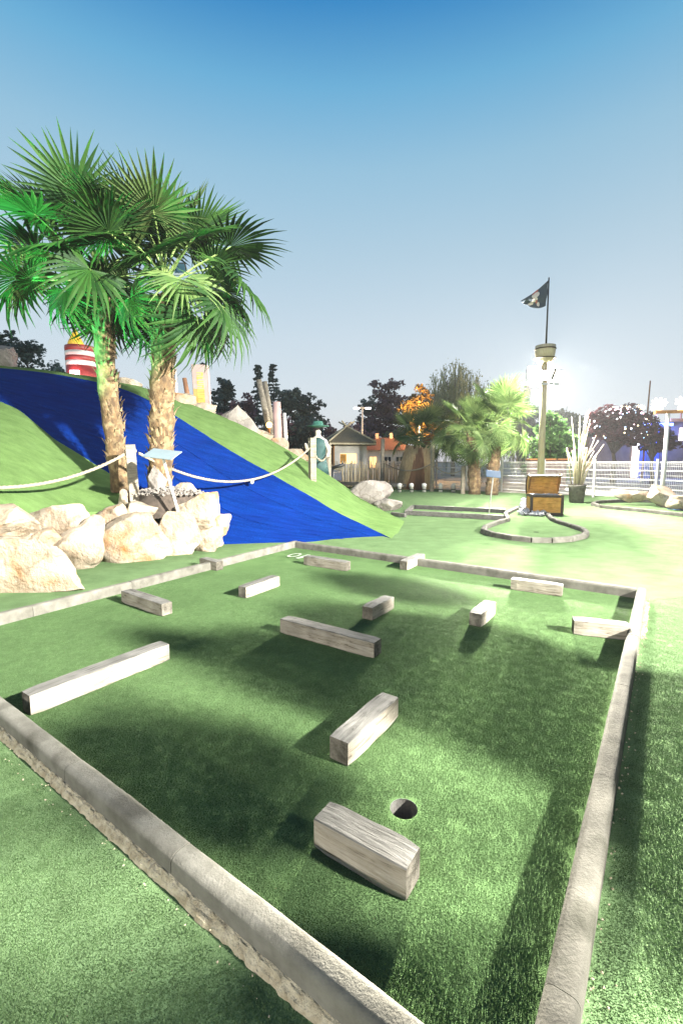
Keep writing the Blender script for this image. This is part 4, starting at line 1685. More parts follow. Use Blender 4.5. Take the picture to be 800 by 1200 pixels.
# ------------------------------------------------------------------ trees
def tree(name, base, H, W, style, leaf, label, seed, n=2600, size=.3, trunk=.2, bare=.3, group='trees beyond the course'):
    rnd = random.Random(seed)
    o = empty(name, base)
    tag(o, label, 'tree', group)
    tm = MB()
    lean = rnd.uniform(-.04, .04) * H
    nseg = 7
    tp = [Vector((lean * (i / nseg) ** 1.5 + rnd.uniform(-.02, .02) * W * (i > 0), rnd.uniform(-.02, .02) * W * (i > 0), H * .93 * i / nseg - (.3 if i == 0 else 0))) for i in range(nseg + 1)]
    tm.tube(tp, [trunk * (1 - .88 * i / nseg) for i in range(nseg + 1)], 8)
    cl = []

    def on_trunk(z):
        t = max(0, min(.999, z / (H * .93))) * nseg
        i = int(t)
        return tp[i].lerp(tp[i + 1], t - i)
    if style == 'cone':
        lev = int(H * 2.2)
        for k in range(lev):
            z = H * (bare + (1 - bare) * k / lev)
            rr = W / 2 * (1 - ((z / H - bare) / (1 - bare)) ** 1.1) * (.55 + .45 * math.sin(k * 1.9) ** 2) + .08 * W * .5
            for b in range(rnd.randint(3, 5)):
                a = rnd.uniform(0, 6.28)
                e = on_trunk(z) + Vector((math.cos(a) * rr, math.sin(a) * rr, -.12 * rr + rnd.uniform(-.1, .2)))
                tm.tube([on_trunk(z), e], [.04, .01], 4)
                for t in (.45, .75, 1):
                    cl.append((on_trunk(z).lerp(e, t), max(.20, rr * .30), .5))
    elif style == 'pine':
        for k in range(40):
            z = H * rnd.uniform(bare, .98)
            rr = W / 2 * rnd.uniform(.45, 1.0) * (1.05 - .55 * max(0, (z / H - bare) / (1 - bare)))
            a = k * 2.4 + rnd.uniform(-.4, .4)
            st = on_trunk(z * .93)
            e = st + Vector((math.cos(a) * rr, math.sin(a) * rr, H * .05 + rnd.uniform(-.02, .05) * H))
            tm.tube([st, st.lerp(e, .5) + Vector((0, 0, .03 * H)), e], [trunk * .35, trunk * .22, .03], 5)
            for t in (.4, .65, .85, 1.0):
                cl.append((st.lerp(e, t) + Vector((rnd.uniform(-.12, .12) * W, rnd.uniform(-.12, .12) * W, rnd.uniform(-.03, .06) * H)), W * .085, .8))
        cl.append((tp[-1], W * .14, .6))
    elif style == 'round':
        for k in range(26):
            a = k * 2.4
            ph = rnd.uniform(-.6, 1.45)
            rr = rnd.uniform(.55, 1.0)
            cz = H * (bare + 1) / 2
            e = Vector((math.cos(a) * math.cos(ph) * W / 2 * rr, math.sin(a) * math.cos(ph) * W / 2 * rr, cz + math.sin(ph) * H * (1 - bare) / 2 * rr))
            st = on_trunk(H * (bare * .9 + .15 * rnd.random()))
            tm.tube([st, st.lerp(e, .5) + Vector((0, 0, .04 * H)), e], [trunk * .4, trunk * .22, .02], 5)
            cl.append((e, W * .15, .8))
            cl.append((st.lerp(e, .7), W * .12, .8))
    elif style == 'willow':
        pass
    lm = MB()
    if style == 'willow':
        for k in range(int(n / 16)):
            a = rnd.uniform(0, 6.28)
            ph = rnd.uniform(.05, 1.5)
            e = Vector((math.cos(a) * math.cos(ph) * W / 2, math.sin(a) * math.cos(ph) * W / 2, H * .55 + math.sin(ph) * H * .45)) * rnd.uniform(.75, 1.02)
            if k % 14 == 0:
                tm.tube([on_trunk(H * .4), on_trunk(H * .4).lerp(e, .5) + Vector((0, 0, .08 * H)), e], [trunk * .3, trunk * .2, .02], 5)
            ln = rnd.uniform(.20, .55) * H
            dx, dy = rnd.uniform(-.2, .2), rnd.uniform(-.2, .2)
            cards(lm, [e + Vector((rnd.gauss(0, .3), rnd.gauss(0, .3), rnd.gauss(-.25, .2))) for q in range(3)], size * .5, rnd)
            cards(lm, [e + Vector((0, 0, -size)) + Vector((dx * t + rnd.uniform(-.1, .1), dy * t + rnd.uniform(-.1, .1), -ln * t)) for t in [i / 15 for i in range(16)]], size, rnd, 2.2, 0, .5)
    else:
        per = max(6, int(n * 1.25 / len(cl)))
        for c, r_, fl_ in cl:
            pts = []
            for i in range(per):
                v = Vector((rnd.gauss(0, 1), rnd.gauss(0, 1), rnd.gauss(0, 1) * fl_))
                v = v.normalized() * (rnd.random() ** .45) * r_
                v.z *= fl_
                pts.append(c + v)
            cards(lm, pts, size * .8, rnd)
    tm.build('trunk', M['bark'], o, True)
    lm.build('crown', M[leaf], o)
    return o


def tree_px(name, x, ytop, d, wpx, style, leaf, label, seed, **k):
    b = AT(x, 560, d)
    b.z = 0
    H = AT(x, ytop, d).z
    return tree(name, b, H, PX(wpx, d), style, leaf, label, seed, **k)


tree_px('pine_tree', 8, 378, 55, 60, 'pine', 'pine', 'dark pine behind the mound at the left edge', 41, n=3200, size=.42, bare=.4)
tree_px('pine_tree', 42, 400, 58, 62, 'pine', 'pine', 'dark bushy pine behind the crest left of the striped barrel', 42, n=3200, size=.42, bare=.35)
tree_px('fir_tree', 247, 418, 60, 26, 'cone', 'pine', 'narrow dark fir beside the banner board', 43, n=2600, size=.40, bare=.12)
tree_px('pine_tree', 266, 442, 56, 44, 'pine', 'pine', 'broad dark pine between the fir and the slender conifers', 44, n=3000, size=.40, bare=.25)
tree_px('copper_tree', 288, 462, 50, 46, 'round', 'copper_mauve_lit', 'purplish round tree behind the grey crest rock', 45, n=2600, size=.36, bare=.25)
tree_px('fir_tree', 301, 420, 62, 30, 'cone', 'pine', 'left of two slender tall conifers behind the tilted logs', 46, n=2600, size=.38, bare=.15)
tree_px('fir_tree', 323, 419, 62, 32, 'cone', 'pine', 'right of two slender tall conifers behind the tilted logs', 47, n=2600, size=.38, bare=.15)
tree_px('pine_tree', 342, 458, 52, 44, 'pine', 'pine', 'umbrella shaped pine left of the statue', 48, n=2800, size=.34, bare=.50)
tree_px('pine_tree', 366, 462, 54, 40, 'pine', 'pine', 'umbrella shaped pine directly behind the statue', 49, n=2600, size=.34, bare=.50)
tree_px('pine_tree', 452, 446, 60, 66, 'pine', 'copper_mauve_lit', 'tall pine with mauve light painted into its leaves behind the red roof', 50, n=4200, size=.42, bare=.30)
tree_px('pine_tree', 432, 468, 62, 40, 'pine', 'pine', 'lower dark pine left of the mauve pine', 51, n=2200, size=.40, bare=.30)
tree_px('orange_lit_tree', 489, 452, 36, 46, 'round', 'orange_lit', 'tree glowing orange, warm lamp light painted into its leaves', 52, n=3600, size=.26, bare=.25)
tree_px('willow_tree', 530, 424, 44, 84, 'willow', 'willow', 'tall weeping willow behind the back palms', 53, n=7600, size=.30)
tree_px('willow_tree', 578, 446, 46, 70, 'willow', 'willow', 'lower weeping willow right of the tall one', 54, n=6000, size=.30)
tree_px('round_tree', 612, 462, 50, 44, 'round', 'pine', 'dark tree behind the pinkish tower', 55, n=2400, size=.38, bare=.2)
tree_px('round_tree', 656, 470, 58, 42, 'round', 'willow', 'pale green tree right of the mast', 56, n=2400, size=.38, bare=.2)
tree_px('round_tree', 686, 488, 60, 50, 'round', 'pine', 'low dark tree left of the tree with lights', 57, n=2200, size=.38, bare=.15)
tree_px('round_bush', 644, 487, 24, 66, 'round', 'bush', 'dense bright green bush behind the mesh fence', 58, n=5200, size=.19, bare=-.1, trunk=.08)
pt = tree_px('plum_tree', 719, 477, 28, 66, 'round', 'plum', 'dark plum tree hung with fairy lights', 59, n=4200, size=.20, bare=.42, trunk=.16)
tree_px('plum_tree', 763, 486, 27, 46, 'round', 'plum', 'reddish plum tree before the blue lit wall', 60, n=2600, size=.19, bare=.35, trunk=.12)
for x, yt, w_, lf, lab, sd in ((256, 478, 40, 'copper_mauve_lit', 'low purplish tree filling the gap right of the banner board', 71), (312, 476, 44, 'pine', 'low dark tree behind the leaning logs', 72),
                             (332, 484, 44, 'copper_mauve_lit', 'low purplish tree left of the parked car', 73), (356, 488, 46, 'pine', 'low dark tree behind the parked car', 74),
                             (384, 498, 40, 'copper_mauve_lit', 'low purplish shrub tree left of the thatched hut', 75), (418, 496, 50, 'copper_mauve_lit', 'low purplish tree behind the hut roof', 76),
                             (70, 424, 50, 'pine', 'low dark tree between the edge pine and the striped barrel', 77), (470, 500, 46, 'willow', 'low green tree under the orange glowing one', 78)):
    tree_px('round_tree', x, yt, 48, w_, 'round', lf, lab, sd, n=2200, size=.34, bare=.05, group='low trees beyond the course')
rnd = random.Random(5)
bH = AT(719, 477, 28).z
for nmb, mtl, cnt in (('fairy_lights', 'bulb', 30), ('fairy_lights', 'bulb_warm', 16), ('fairy_lights', 'bulb_pink', 16), ('fairy_lights', 'bulb_blue', 12)):
    mb = MB()
    for i in range(cnt):
        a = rnd.uniform(3.2, 6.2)
        ph = rnd.uniform(-.5, 1.3)
        c = Vector((math.cos(a) * math.cos(ph) * 1.65, math.sin(a) * math.cos(ph) * 1.65, bH * .72 + math.sin(ph) * bH * .29))
        sm_ = sphere_mb(c, rnd.uniform(.03, .06), 6, 4)
        mb.add(sm_.v, sm_.f)
    ob = mb.build(nmb, M[mtl], pt)
    ob['kind'] = 'stuff'

# warm lamp at the amber tree
wp = AT(490, 560, 33)
wp.z = 0
wl_ = empty('street_lamp', wp)
tag(wl_, 'lamp with warm orange light in front of the glowing tree', 'street lamp')
hz = AT(490, 490, 33).z
MB().tube([(0, 0, -.1), (0, 0, hz - .2)], [.07, .05], 8).build('pole', M['metal'], wl_, True)
for dx in (-.28, .28):
    sphere_mb((dx, 0, hz), .22, 12, 8).build('globe', M['lamp_warm'], wl_, True)
MB().bar((-.3, 0, hz - .24), (.3, 0, hz - .24), .05).build('cross_arm', M['metal'], wl_)
lamp('POINT', 'warm_light', wp + Vector((0, -.1, hz + .5)), None, 3600, (1, .60, .22), wl_, .3)

# street lamp left of the mauve pine
sp_ = AT(424, 560, 40)
sp_.z = 0
sl = empty('street_lamp', sp_)
tag(sl, 'tall white street lamp with two heads behind the thatched hut', 'street lamp')
hz = AT(424, 478, 40).z
MB().tube([(0, 0, 0), (0, 0, hz)], [.12, .08], 8).build('pole', M['white'], sl, True)
MB().bar((-.5, 0, hz), (.5, 0, hz), .10).build('arm', M['white'], sl)
for dx in (-.5, .5):
    MB().box((dx, 0, hz - .02), (.5, .25, .14)).build('lamp_head', M['bulb'], sl, bevel=.03)

# ------------------------------------------------------------------ thatched hut and neighbours
hb = AT(406, 560, 27)
hb.z = 0
hut = empty('thatched_hut', hb)
hut.rotation_euler = (0, 0, R(14))
tag(hut, 'small white hut with pyramid thatched roof and crossed poles', 'hut')
ez = AT(406, 518, 27).z
az_ = AT(403, 500, 27).z
hwid = PX(44, 27) / 2
mb = MB()
mb.box((0, 0, ez / 2), (hwid * 1.7, hwid * 1.7, ez))
mb.build('wall', M['render_white'], hut)
mb = MB()
mb.box((-hwid * .87, -.1, ez / 2), (.06, hwid * 1.5, ez - .02))
mb.build('side_boards', M['orange_wood'], hut)
mb = MB()
rv = hwid * 1.22
mb.add([(-rv, -rv, ez - .05), (rv, -rv, ez - .05), (rv, rv, ez - .05), (-rv, rv, ez - .05), (0, 0, az_), (-rv, -rv, ez - .22), (rv, -rv, ez - .22), (rv, rv, ez - .22), (-rv, rv, ez - .22)],
       [(0, 1, 4), (1, 2, 4), (2, 3, 4), (3, 0, 4), (5, 6, 1, 0), (6, 7, 2, 1), (7, 8, 3, 2), (8, 5, 0, 3), (5, 8, 7, 6)])
roof = mb.build('roof', M['thatch'], hut)
for sx_, sy_ in ((-1, -1), (1, -1), (1, 1), (-1, 1)):
    mb = MB()
    a = Vector((sx_ * rv, sy_ * rv, ez - .05))
    d = (Vector((0, 0, az_)) - a)
    mb.tube([a + Vector((0, 0, .03)), a + d * 1.28 + Vector((0, 0, .03))], .05, 6)
    mb.build('ridge_pole', M['bamboo'], roof, True)
mb = MB()
mb.bar((-rv, -rv - .03, ez - .15), (rv, -rv - .03, ez - .15), .08)
mb.build('eave_pole', M['bamboo'], roof)
mb = MB()
mb.box((-.15, -hwid * .855, ez * .62), (.95, .05, .55))
wdw = mb.build('window', M['window_lit'], hut)
MB().box((-.45, -hwid * .875, ez * .62), (.35, .03, .5)).build('pane', M['chest'], wdw)

rb_ = AT(450, 560, 36)
rb_.z = 0
h2 = empty('red_roofed_house', rb_)
tag(h2, 'low white house with red hipped roof behind the hut', 'house')
ez = AT(450, 528, 36).z
az2 = AT(450, 513, 36).z
mb = MB()
mb.box((0, 0, ez / 2), (3.2, 3, ez))
mb.build('wall', M['render_white'], h2)
mb = MB()
mb.add([(-2.1, -1.9, ez), (2.1, -1.9, ez), (2.1, 1.9, ez), (-2.1, 1.9, ez), (-.7, 0, az2), (.7, 0, az2)], [(0, 1, 5, 4), (1, 2, 5), (2, 3, 4, 5), (3, 0, 4), (3, 2, 1, 0)])
rf = mb.build('roof', M['red_roof'], h2)
for dx in (-.6, .5):
    MB().box((dx, 0, az2 + .1), (.25, .25, .5)).build('chimney', M['pink_wall'], rf)
for dx in (-1.0, .1, 1.0):
    w_ = MB().box((dx, -1.53, ez * .6), (.5, .06, .8)).build('window', M['window_lit'] if dx < 0 else M['car_glass'], h2)
    MB().box((dx, -1.565, ez * .6), (.04, .03, .8)).build('glazing_bar', M['white'], w_)

# bamboo fence
bf = empty('bamboo_fence', (0, 0, 0))
tag(bf, 'pale upright bamboo pole fence before the thatched hut', 'fence')
A_, B_ = AT(386, 565, 24.5), AT(466, 565, 26)
A_.z = B_.z = 0
Lf = (B_ - A_).length
npole = 42
protos = []
for k in range(5):
    m = MB()
    hh = 1.35 + rnd.uniform(-.12, .12)
    m.tube([(0, 0, 0), (rnd.uniform(-.02, .02), 0, hh * .5), (rnd.uniform(-.03, .03), 0, hh)], [.036, .034, .028], 6)
    protos.append(m.mesh('pole', M['bamboo'], True))
for i in range(npole):
    p = A_.lerp(B_, (i + rnd.uniform(.2, .8)) / npole)
    link('pole', protos[i % 5], bf, p, (0, rnd.uniform(-.05, .05), rnd.uniform(0, 6)))
for zz in (.35, 1.0):
    MB().bar(A_ + Vector((0, .06, zz)), B_ + Vector((0, .06, zz)), .05).build('rail', M['bamboo'], bf)

# reed wrapped stump
st_ = AT(485, 563, 23.4)
st_.z = 0
stump = empty('reed_stump', st_)
tag(stump, 'broad tapering stump wrapped in reeds below the back palm', 'stump')
hz = AT(485, 522, 23.4).z
mb = MB()
for k in range(110):
    a = 2 * math.pi * k / 110
    r0 = .92 + .05 * math.sin(5 * a)
    jz = hz * rnd.uniform(.9, 1.02)
    lx = .22
    mb.tube([(r0 * math.cos(a), r0 * .8 * math.sin(a), -.05), (r0 * .86 * math.cos(a) + lx * .5, r0 * .7 * math.sin(a), jz * .5), (r0 * .66 * math.cos(a) + lx, r0 * .55 * math.sin(a), jz)], [.035, .034, .03], 5)
rd_ = mb.build('reeds', M['reed'], stump, True)
mb = MB()
mb.tube([(0, 0, 0), (.1, 0, hz * .5), (.2, 0, hz * .95)], [.86, .70, .52], 16)
mb.build('core', M['brown'], stump, True)
for k, (x, y) in enumerate(((468, 566), (482, 567), (497, 567), (516, 571), (531, 572))):
    d = 21.0
    p = AT(x, y, d)
    p.z = 0
    o = empty('path_bollard', p)
    tag(o, ['low white path light left of the stump', 'low white path light before the stump middle', 'low white path light under the stump right side',
            'low white path light right of the round post', 'low white path light beside the short rope post'][k], 'path light', 'low path lights')
    MB().lathe([(.09, 0), (.09, .22), (.11, .23), (.11, .38), (.02, .42)], (0, 0, 0), 12).build('body', M['white'], o, True)
    MB().lathe([(.092, .10), (.092, .15)], (0, 0, 0), 12).build('collar', M['black'], o, True)


# ------------------------------------------------------------------ mesh fence
mf = empty('mesh_fence', (0, 0, 0))
tag(mf, 'white welded mesh fence along the back of the course', 'fence')
F0, F1 = AT(455, 560, 29), AT(860, 580, 14.2)
F0.z = F1.z = 0
fd = (F1 - F0)
nP = 8
FHt = 1.42
pl_ = fd.length / nP
pm = MB()
nw = int(pl_ / .055)
for i in range(nw + 1):
    x = i * pl_ / nw
    pm.bar((x, 0, .06), (x, 0, FHt), .0075, .0075)
for zz in (.10, .42, .75, 1.08, 1.38):
    pm.bar((0, -.012, zz), (pl_, -.012, zz), .03, .045)
    pm.bar((0, .0, zz + .16 if zz < 1.3 else zz - .06), (pl_, .0, zz + .16 if zz < 1.3 else zz - .06), .01, .012)
pmesh = pm.mesh('mesh_panel', M['white'])
pom = MB()
pom.box((0, 0, FHt / 2 + .02), (.07, .07, FHt + .1))
pom.box((0, 0, FHt + .075), (.085, .085, .012))
pomesh = pom.mesh('fence_post', M['white'])
fa = math.atan2(fd.y, fd.x)
for i in range(nP + 1):
    p = F0 + fd * (i / nP)
    link('fence_post', pomesh, mf, p + Vector((-math.sin(fa) * -.06, math.cos(fa) * -.06, 0)), (0, 0, fa))
    if i < nP:
        link('mesh_panel', pmesh, mf, p, (0, 0, fa))

# low cabins and clutter behind the fence: planters
for k, (x, w) in enumerate(((626, 16), (642, 14), (655, 12))):
    p = AT(x, 560, 22.6)
    p.z = 0
    o = empty('planter', p)
    tag(o, ['terracotta planter left under the green bush', 'terracotta planter under the middle of the green bush', 'terracotta planter right under the green bush'][k], 'planter', 'terracotta planters')
    MB().box((0, 0, .75), (PX(w, 22.6), .4, 1.5)).build('trough', M['red_roof'], o, bevel=.03)
    MB().box((0, 0, 1.52), (PX(w, 22.6) + .08, .48, .07)).build('rim', M['orange_wood'], o)

# potted reeds
pp = G(675, 589)
pot = empty('potted_canes', pp)
tag(pot, 'pale pot of tall dry canes before the mesh fence', 'potted plant')
ph_ = .62
MB().lathe([(.22, 0), (.27, ph_ * .9), (.29, ph_), (.25, ph_), (.24, ph_ * .8), (.02, ph_ * .78)], (0, 0, 0), 18).build('pot', M['concrete'], pot, True)
d_ = pp.y
for i in range(26):
    tall = i < 11
    tx = random.uniform(-.5, .75) if not tall else random.uniform(-.35, .45)
    hh = random.uniform(1.6, 2.7) if tall else random.uniform(.9, 1.5)
    bx_, by_ = random.uniform(-.15, .15), random.uniform(-.15, .15)
    m = MB()
    m.tube([(bx_, by_, ph_ * .7), (bx_ + tx * .45, by_, ph_ + hh * .5), (bx_ + tx, by_ + random.uniform(-.2, .2), ph_ + hh)], [.026, .022, .014], 6)
    m.build('cane', M['bamboo'], pot, True)

# white lamp post right
lp = AT(775, 580, 14.8)
lp.z = 0
lpo = empty('lamp_post', lp)
tag(lpo, 'slender white lamp post at the right edge before the building', 'lamp post')
lt = AT(783, 484, 14.8)
rel = lt - lp
MB().tube([(0, 0, -.1), (rel.x, 0, rel.z)], [.075, .05], 10).build('pole', M['white'], lpo, True)
MB().bar((rel.x - .45, 0, rel.z + .03), (rel.x + .9, 0, rel.z + .06), .10).build('cross_arm', M['orange_wood'], lpo)
for dx in (-.40, .45):
    MB().box((rel.x + dx, -.03, rel.z + .16), (.30, .14, .12)).build('lamp_head', M['bulb_warm'], lpo, bevel=.02)

# ------------------------------------------------------------------ building at the right
gb = AT(740, 560, 38)
gb.z = 0
bd = empty('arcade_building', gb)
tag(bd, 'low mauve building with blue lit entrance and bright roof lamps', 'building')
x0, x1 = AT(688, 560, 38).x - gb.x, AT(960, 560, 38).x - gb.x
bz = AT(740, 494, 38).z
lowz = AT(700, 512, 38).z
e0, e1 = AT(744, 560, 38).x - gb.x, AT(778, 560, 38).x - gb.x
mb = MB()
mb.box(((x0 + e0) / 2, 3, lowz / 2), (e0 - x0, 6, lowz))
mb.build('low_wall', M['wall_mauve'], bd)
mb = MB()
mb.box(((e1 + x1) / 2, 3, bz / 2), (x1 - e1, 6, bz))
mb.build('wall', M['wall_mauve'], bd)
mb = MB()
mb.box(((e0 + e1) / 2, 3.4, bz / 2), (e1 - e0 - .01, 5.2, bz - .01))
en = mb.build('entrance', M['blue_wall'], bd)
for k in range(4):
    xx = e0 + (e1 - e0) * (k + .5) / 4
    MB().box((xx, .76, bz * .42), ((e1 - e0) / 4 - .16, .06, bz * .72)).build('door_panel', M['blue_wall'] if k % 2 else M['panel_blue'], en)
MB().box((e0 - .15, -.06, bz * .45), (.5, .1, bz * .85)).build('light_column', M['bulb'], bd)
MB().box(((e0 + e1) / 2 - .4, -.15, bz - .25), (e1 - e0 + 1.2, .3, .22)).build('blue_neon', M['led_blue'], bd)
MB().box(((e0 + e1) / 2 - .8, -.35, bz - .02), (1.5, .08, .16)).build('white_neon', M['bulb'], bd)
MB().box(((e1 + x1) / 2, -.12, bz + .12), (x1 - e1, .3, .24)).build('roof_trim', M['orange_wood'], bd)
MB().box((e1 + 1.2, -.05, bz * .78), (.5, .08, 1.0)).build('lit_window', M['bulb'], bd)
lamp('POINT', 'blue_light', gb + Vector(((e0 + e1) / 2, -.8, bz - .6)), None, 1500, (.12, .22, 1), bd, .3)
# lit star shaped roof lamps
for k, (x, y, s) in enumerate(((770, 472, .62), (799, 471, .70), (748, 478, .36))):
    p = AT(x, y, 37.6)
    o = empty('roof_lamp', Vector((p.x, p.y, bz + .2)))
    tag(o, ['glaring star shaped lamp cluster on the building roof, left of two large ones', 'glaring star shaped lamp cluster at the right edge of the roof',
            'smaller glaring lamp cluster above the blue neon'][k], 'roof lamp', 'roof lamps')
    top = p.z - bz - .2
    MB().tube([(0, 0, 0), (0, 0, top)], .07, 8).build('stem', M['orange_wood'], o, True)
    m = MB()
    for q in range(9):
        a = q * 2 * math.pi / 9
        m.bar((0, 0, top), (math.cos(a) * 1.05 * s, -.25, top + math.sin(a) * .62 * s), .16 * s, .16 * s)
    m.build('lamp_rays', M['bulb_warm'], o)
    sphere_mb((0, 0, top), .34 * s, 12, 8).build('lamp_core', M['bulb'], o, True)
# antenna pole
an = AT(756, 500, 30)
an.z = 0
ap = empty('thin_pole', an)
tag(ap, 'thin reddish pole rising above the plum trees', 'pole')
MB().tube([(0, 0, 0), (.1, 0, AT(757, 446, 30).z)], [.07, .04], 8).build('shaft', M['brown'], ap, True)
MB().lathe([(.10, 0), (.10, .3), (.08, .31)], (0, 0, 0), 8).build('sleeve', M['metal'], ap, True)

# blue cover at right edge
tb = G(803, 597, .0)
tp_ = empty('blue_cover', tb)
tag(tp_, 'crumpled blue cover lying at the right edge before the fence', 'cover')
bm = bmesh.new()
bmesh.ops.create_icosphere(bm, subdivisions=3, radius=1)
for v in bm.verts:
    v.co = Vector((v.co.x * .45, v.co.y * .35, max(0, v.co.z) * .26)) * (1 + .35 * noise.noise(v.co * 2.5))
me = bpy.data.meshes.new('cloth')
bm.to_mesh(me)
bm.free()
me.materials.append(M['tarp'])
link('cloth', me, tp_)
me2 = me.copy()
o2 = link('fold', me2, tp_, (.25, .25, .12), (0, 0, 1.2))
o2.scale = (.7, .7, 1.2)

# ------------------------------------------------------------------ things on the crest
# striped barrel with a yellow cone top and a lamp
c = AT(97, 447, 14)
sb = empty('striped_barrel', c)
tag(sb, 'red and white striped barrel with yellow cone top behind the crest', 'barrel')
w = PX(16, 14)
hh = PX(38, 14)
prev = -.3
zs = [-.6, hh * .42, hh * .56, hh * .70, hh * .84, hh]
for i in range(5):
    MB().lathe([(w * 1.0, zs[i] + .002), (w * 1.02, (zs[i] + zs[i + 1]) / 2), (w, zs[i + 1] - .002)], (0, 0, 0), 20).build('band', M['red'] if i % 2 == 0 else M['white'], sb, True)
MB().lathe([(w * .55, hh), (w * .5, hh + .12), (w * .05, hh + .52)], (-.14, 0, 0), 14).build('cone_top', M['yellow'], sb, True)
MB().box((.05, -w - .06, .16), (.28, .06, .16)).build('lamp', M['lamp_pink'], sb, bevel=.02)
lamp('POINT', 'pink_light', c + Vector((.05, -w - .25, .2)), None, 30, (1, .45, .5), sb, .1)
# banner board
c = AT(237, 484, 13.2)
bn = empty('banner_board', c)
bn.rotation_euler = (0, R(-2), R(20))
tag(bn, 'tall narrow board with orange and yellow print on the crest', 'sign')
w, hh = PX(17, 13.2), PX(54, 13.2)
MB().box((0, 0, hh / 2 - .1), (w, .10, hh + .2)).build('board', M['banner'], bn, bevel=.008)
MB().box((-w * .12, -.054, hh * .27), (w * .70, .006, hh * .46)).build('orange_print', M['banner_orange'], bn)
for i in range(9):
    zz = hh * (.80 - i * .085)
    lt_ = MB()
    k = i % 3
    lt_.box((0, -.061, zz + .035), (w * .42, .006, .022))
    lt_.box((0, -.061, zz - .03), (w * .42, .006, .022)) if k != 1 else lt_.box((0, -.061, zz), (w * .32, .006, .022))
    lt_.box((-w * .16 if k else w * .16, -.0625, zz), (.04, .006, .07))
    lt_.build('lettering', M['banner_yellow'], bn)
MB().box((w * .56, .0, hh / 2 - .1), (.05, .13, hh + .16)).build('edge_post', M['pink_wall'], bn)


def leaning_log(a, b, r_, m, label, name='wooden_post'):
    a, b = Vector(a), Vector(b)
    mb = MB()
    mb.tube([a, a.lerp(b, .5) + Vector((.02, 0, 0)), b], [r_, r_ * .95, r_ * .8], 10)
    o = mb.build(name, m, None, True)
    return tag(o, label, 'post', 'posts behind the crest')


leaning_log(AT(223, 490, 13), AT(216, 443, 13), .075, M['brown'], 'short brown post leaning left of the banner board')
leaning_log(AT(320, 530, 16), AT(303, 445, 16), .12, M['wood_post'], 'left of two long pale logs leaning together')
leaning_log(AT(322, 528, 16.3), AT(310, 447, 16.3), .11, M['wood_post'], 'right of two long pale logs leaning together')
leaning_log(AT(325, 540, 15), AT(324, 471, 15), .16, M['pink_wall'], 'thick upright pale post right of the leaning logs')
leaning_log(AT(335, 545, 15), AT(333, 484, 15), .075, M['white'], 'thin white upright post left of the parked car')
# small globe lamp
c = AT(316, 535, 15.5)
gl2 = empty('garden_lamp', c)
tag(gl2, 'small garden lamp with lit globe below the leaning logs', 'lamp')
hz = AT(316, 500, 15.5).z - c.z
MB().tube([(0, 0, -.3), (0, 0, hz)], .035, 8).build('pole', M['orange_wood'], gl2, True)
sphere_mb((0, 0, hz + .06), .10, 10, 8).build('globe', M['lamp_warm'], gl2, True)

# statue: figure in a broad green hat and dark coat
c = AT(373, 578, 13.2)
stt = empty('statue', c)
tag(stt, 'statue of a figure in broad green hat and dark coat behind the rope post', 'statue')
Hs = AT(373, 493, 13.2).z - c.z
s = Hs / 1.95
V = [(0, 0, .95), (0, 0, 1.2), (0, 0, 1.42), (0, 0, 1.55), (0, -.01, 1.72),
     (.19, 0, 1.40), (.30, -.05, 1.15), (.24, -.22, .98), (-.19, 0, 1.40), (-.30, -.05, 1.15), (-.33, -.2, 1.35),
     (.10, 0, .90), (.12, -.03, .50), (.12, 0, .06), (.13, -.12, .03), (-.10, 0, .90), (-.12, -.03, .50), (-.12, 0, .06), (-.13, -.12, .03)]
E_ = [(0, 1), (1, 2), (2, 3), (3, 4), (2, 5), (5, 6), (6, 7), (2, 8), (8, 9), (9, 10), (0, 11), (11, 12), (12, 13), (13, 14), (0, 15), (15, 16), (16, 17), (17, 18)]
RD_ = [.15, .15, .15, .06, .10, .075, .05, .04, .075, .05, .04, .10, .07, .05, .045, .10, .07, .05, .045]
me = bpy.data.meshes.new('figure')
me.from_pydata([Vector(p) * s for p in V], E_, [])
me.materials.append(M['statue_pale'])
fo = link('figure', me, stt)
sk_ = fo.modifiers.new('skin', 'SKIN')
for i, sv in enumerate(me.skin_vertices[0].data):
    sv.radius = (RD_[i] * s, RD_[i] * s)
    sv.use_root = (i == 0)
sub_ = fo.modifiers.new('sub', 'SUBSURF')
sub_.levels = 2
sub_.render_levels = 2
mb = MB()
mb.lathe([(.30 * s, .50 * s), (.26 * s, .75 * s), (.19 * s, 1.02 * s), (.22 * s, 1.25 * s), (.20 * s, 1.42 * s), (.08 * s, 1.50 * s), (.07 * s, 1.44 * s)], (0, 0, 0), 16)
mb.build('coat', M['coat'], stt, True)
mb = MB()
mb.lathe([(.02 * s, 1.76 * s), (.30 * s, 1.80 * s), (.31 * s, 1.815 * s), (.15 * s, 1.815 * s), (.13 * s, 1.93 * s), (.02 * s, 1.95 * s)], (0, 0, 0), 16)
mb.build('hat', M['hat'], stt, True)
MB().box((0, .0, -.12), (.7 * s, .6 * s, .3)).build('plinth', M['concrete'], stt, bevel=.02)

# black rail
c = AT(390, 562, 14.5)
br_ = empty('black_handrail', c)
tag(br_, 'short black metal rail on one leg right of the statue', 'handrail')
hz = AT(390, 548, 14.5).z - c.z
MB().tube([(0, 0, -.3), (0, 0, hz)], .04, 8).build('leg', M['black'], br_, True)
MB().tube([(-.02, 0, hz - .01), (.36, -.05, hz + .10)], .055, 10).build('bar', M['black'], br_, True)

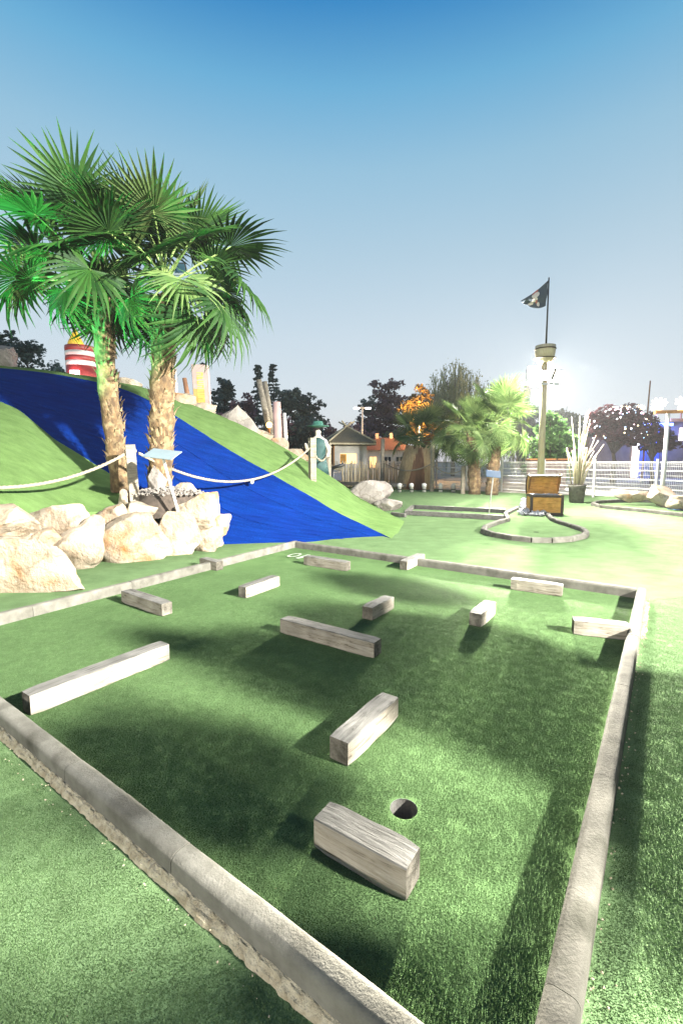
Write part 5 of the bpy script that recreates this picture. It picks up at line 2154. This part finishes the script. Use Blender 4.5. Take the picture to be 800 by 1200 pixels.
# parked car behind the crest
c = AT(352, 560, 24)
c.z = 0
car = empty('parked_car', c, R(-25))
tag(car, 'grey parked car half hidden behind the crest by the statue', 'car')
body = [(-2.0, .35), (-2.05, .75), (-1.3, .95), (-.65, 1.50), (.85, 1.52), (1.55, 1.0), (2.0, .90), (2.05, .40)]
mb = MB()
for hwd in (.85,):
    vs = [(x, -hwd * (1 if z < 1.1 else .82), z) for x, z in body] + [(x, hwd * (1 if z < 1.1 else .82), z) for x, z in body]
    k = len(body)
    mb.add(vs, [tuple(range(k))[::-1], tuple(range(k, 2 * k))] + [(i, (i + 1) % k, k + (i + 1) % k, k + i) for i in range(k)])
mb.build('body', M['car'], car, False, bevel=.06)
for sg in (-1, 1):
    m = MB()
    m.add([(-1.1, sg * .80, 1.02), (-.58, sg * .735, 1.43), (.75, sg * .735, 1.44), (1.3, sg * .80, 1.02)], [(0, 1, 2, 3) if sg > 0 else (3, 2, 1, 0)])
    o = m.build('side_window', M['car_glass'], car)
    o.location.y = sg * .03
m = MB()
m.add([(-1.32, -.68, .98), (-1.32, .68, .98), (-.68, .60, 1.49), (-.68, -.60, 1.49)], [(0, 1, 2, 3)])
m.build('windscreen', M['car_glass'], car, loc=(-.03, 0, .02))
for x in (-1.3, 1.3):
    for y in (-.82, .82):
        m = MB()
        m.tube([(x, y - .1, .32), (x, y + .1, .32)], .32, 16)
        wh = m.build('wheel', M['black'], car, True)
        m = MB()
        m.tube([(x, y - .11, .32), (x, y + .11, .32)], .18, 12)
        m.build('rim', M['metal'], wh, True)
for y in (-.6, .6):
    MB().box((-2.06, y, .68), (.06, .30, .14)).build('headlight', M['bulb_warm'], car, bevel=.02)

# added haze that stands in for lamp glow: one closed box round the site and the camera, the sky outside it
hz_ = MB()
hz_.box((0, 60, 9.5), (260, 230, 22.0))
m_h, N_h, L_h, P_h = nm('lamp_glow_haze')
N_h.remove(P_h)
pv = N_h.new('ShaderNodeVolumePrincipled')
pv.inputs['Color'].default_value = (.92, .95, 1, 1)
pv.inputs['Density'].default_value = .00030
pv.inputs['Anisotropy'].default_value = .2
L_h.new(pv.outputs[0], N_h['Material Output'].inputs['Volume'])
tag(hz_.build('haze', m_h), 'thin haze added over the whole course for the lamp glow', 'haze', kind='stuff')

print('objects', len(bpy.data.objects))
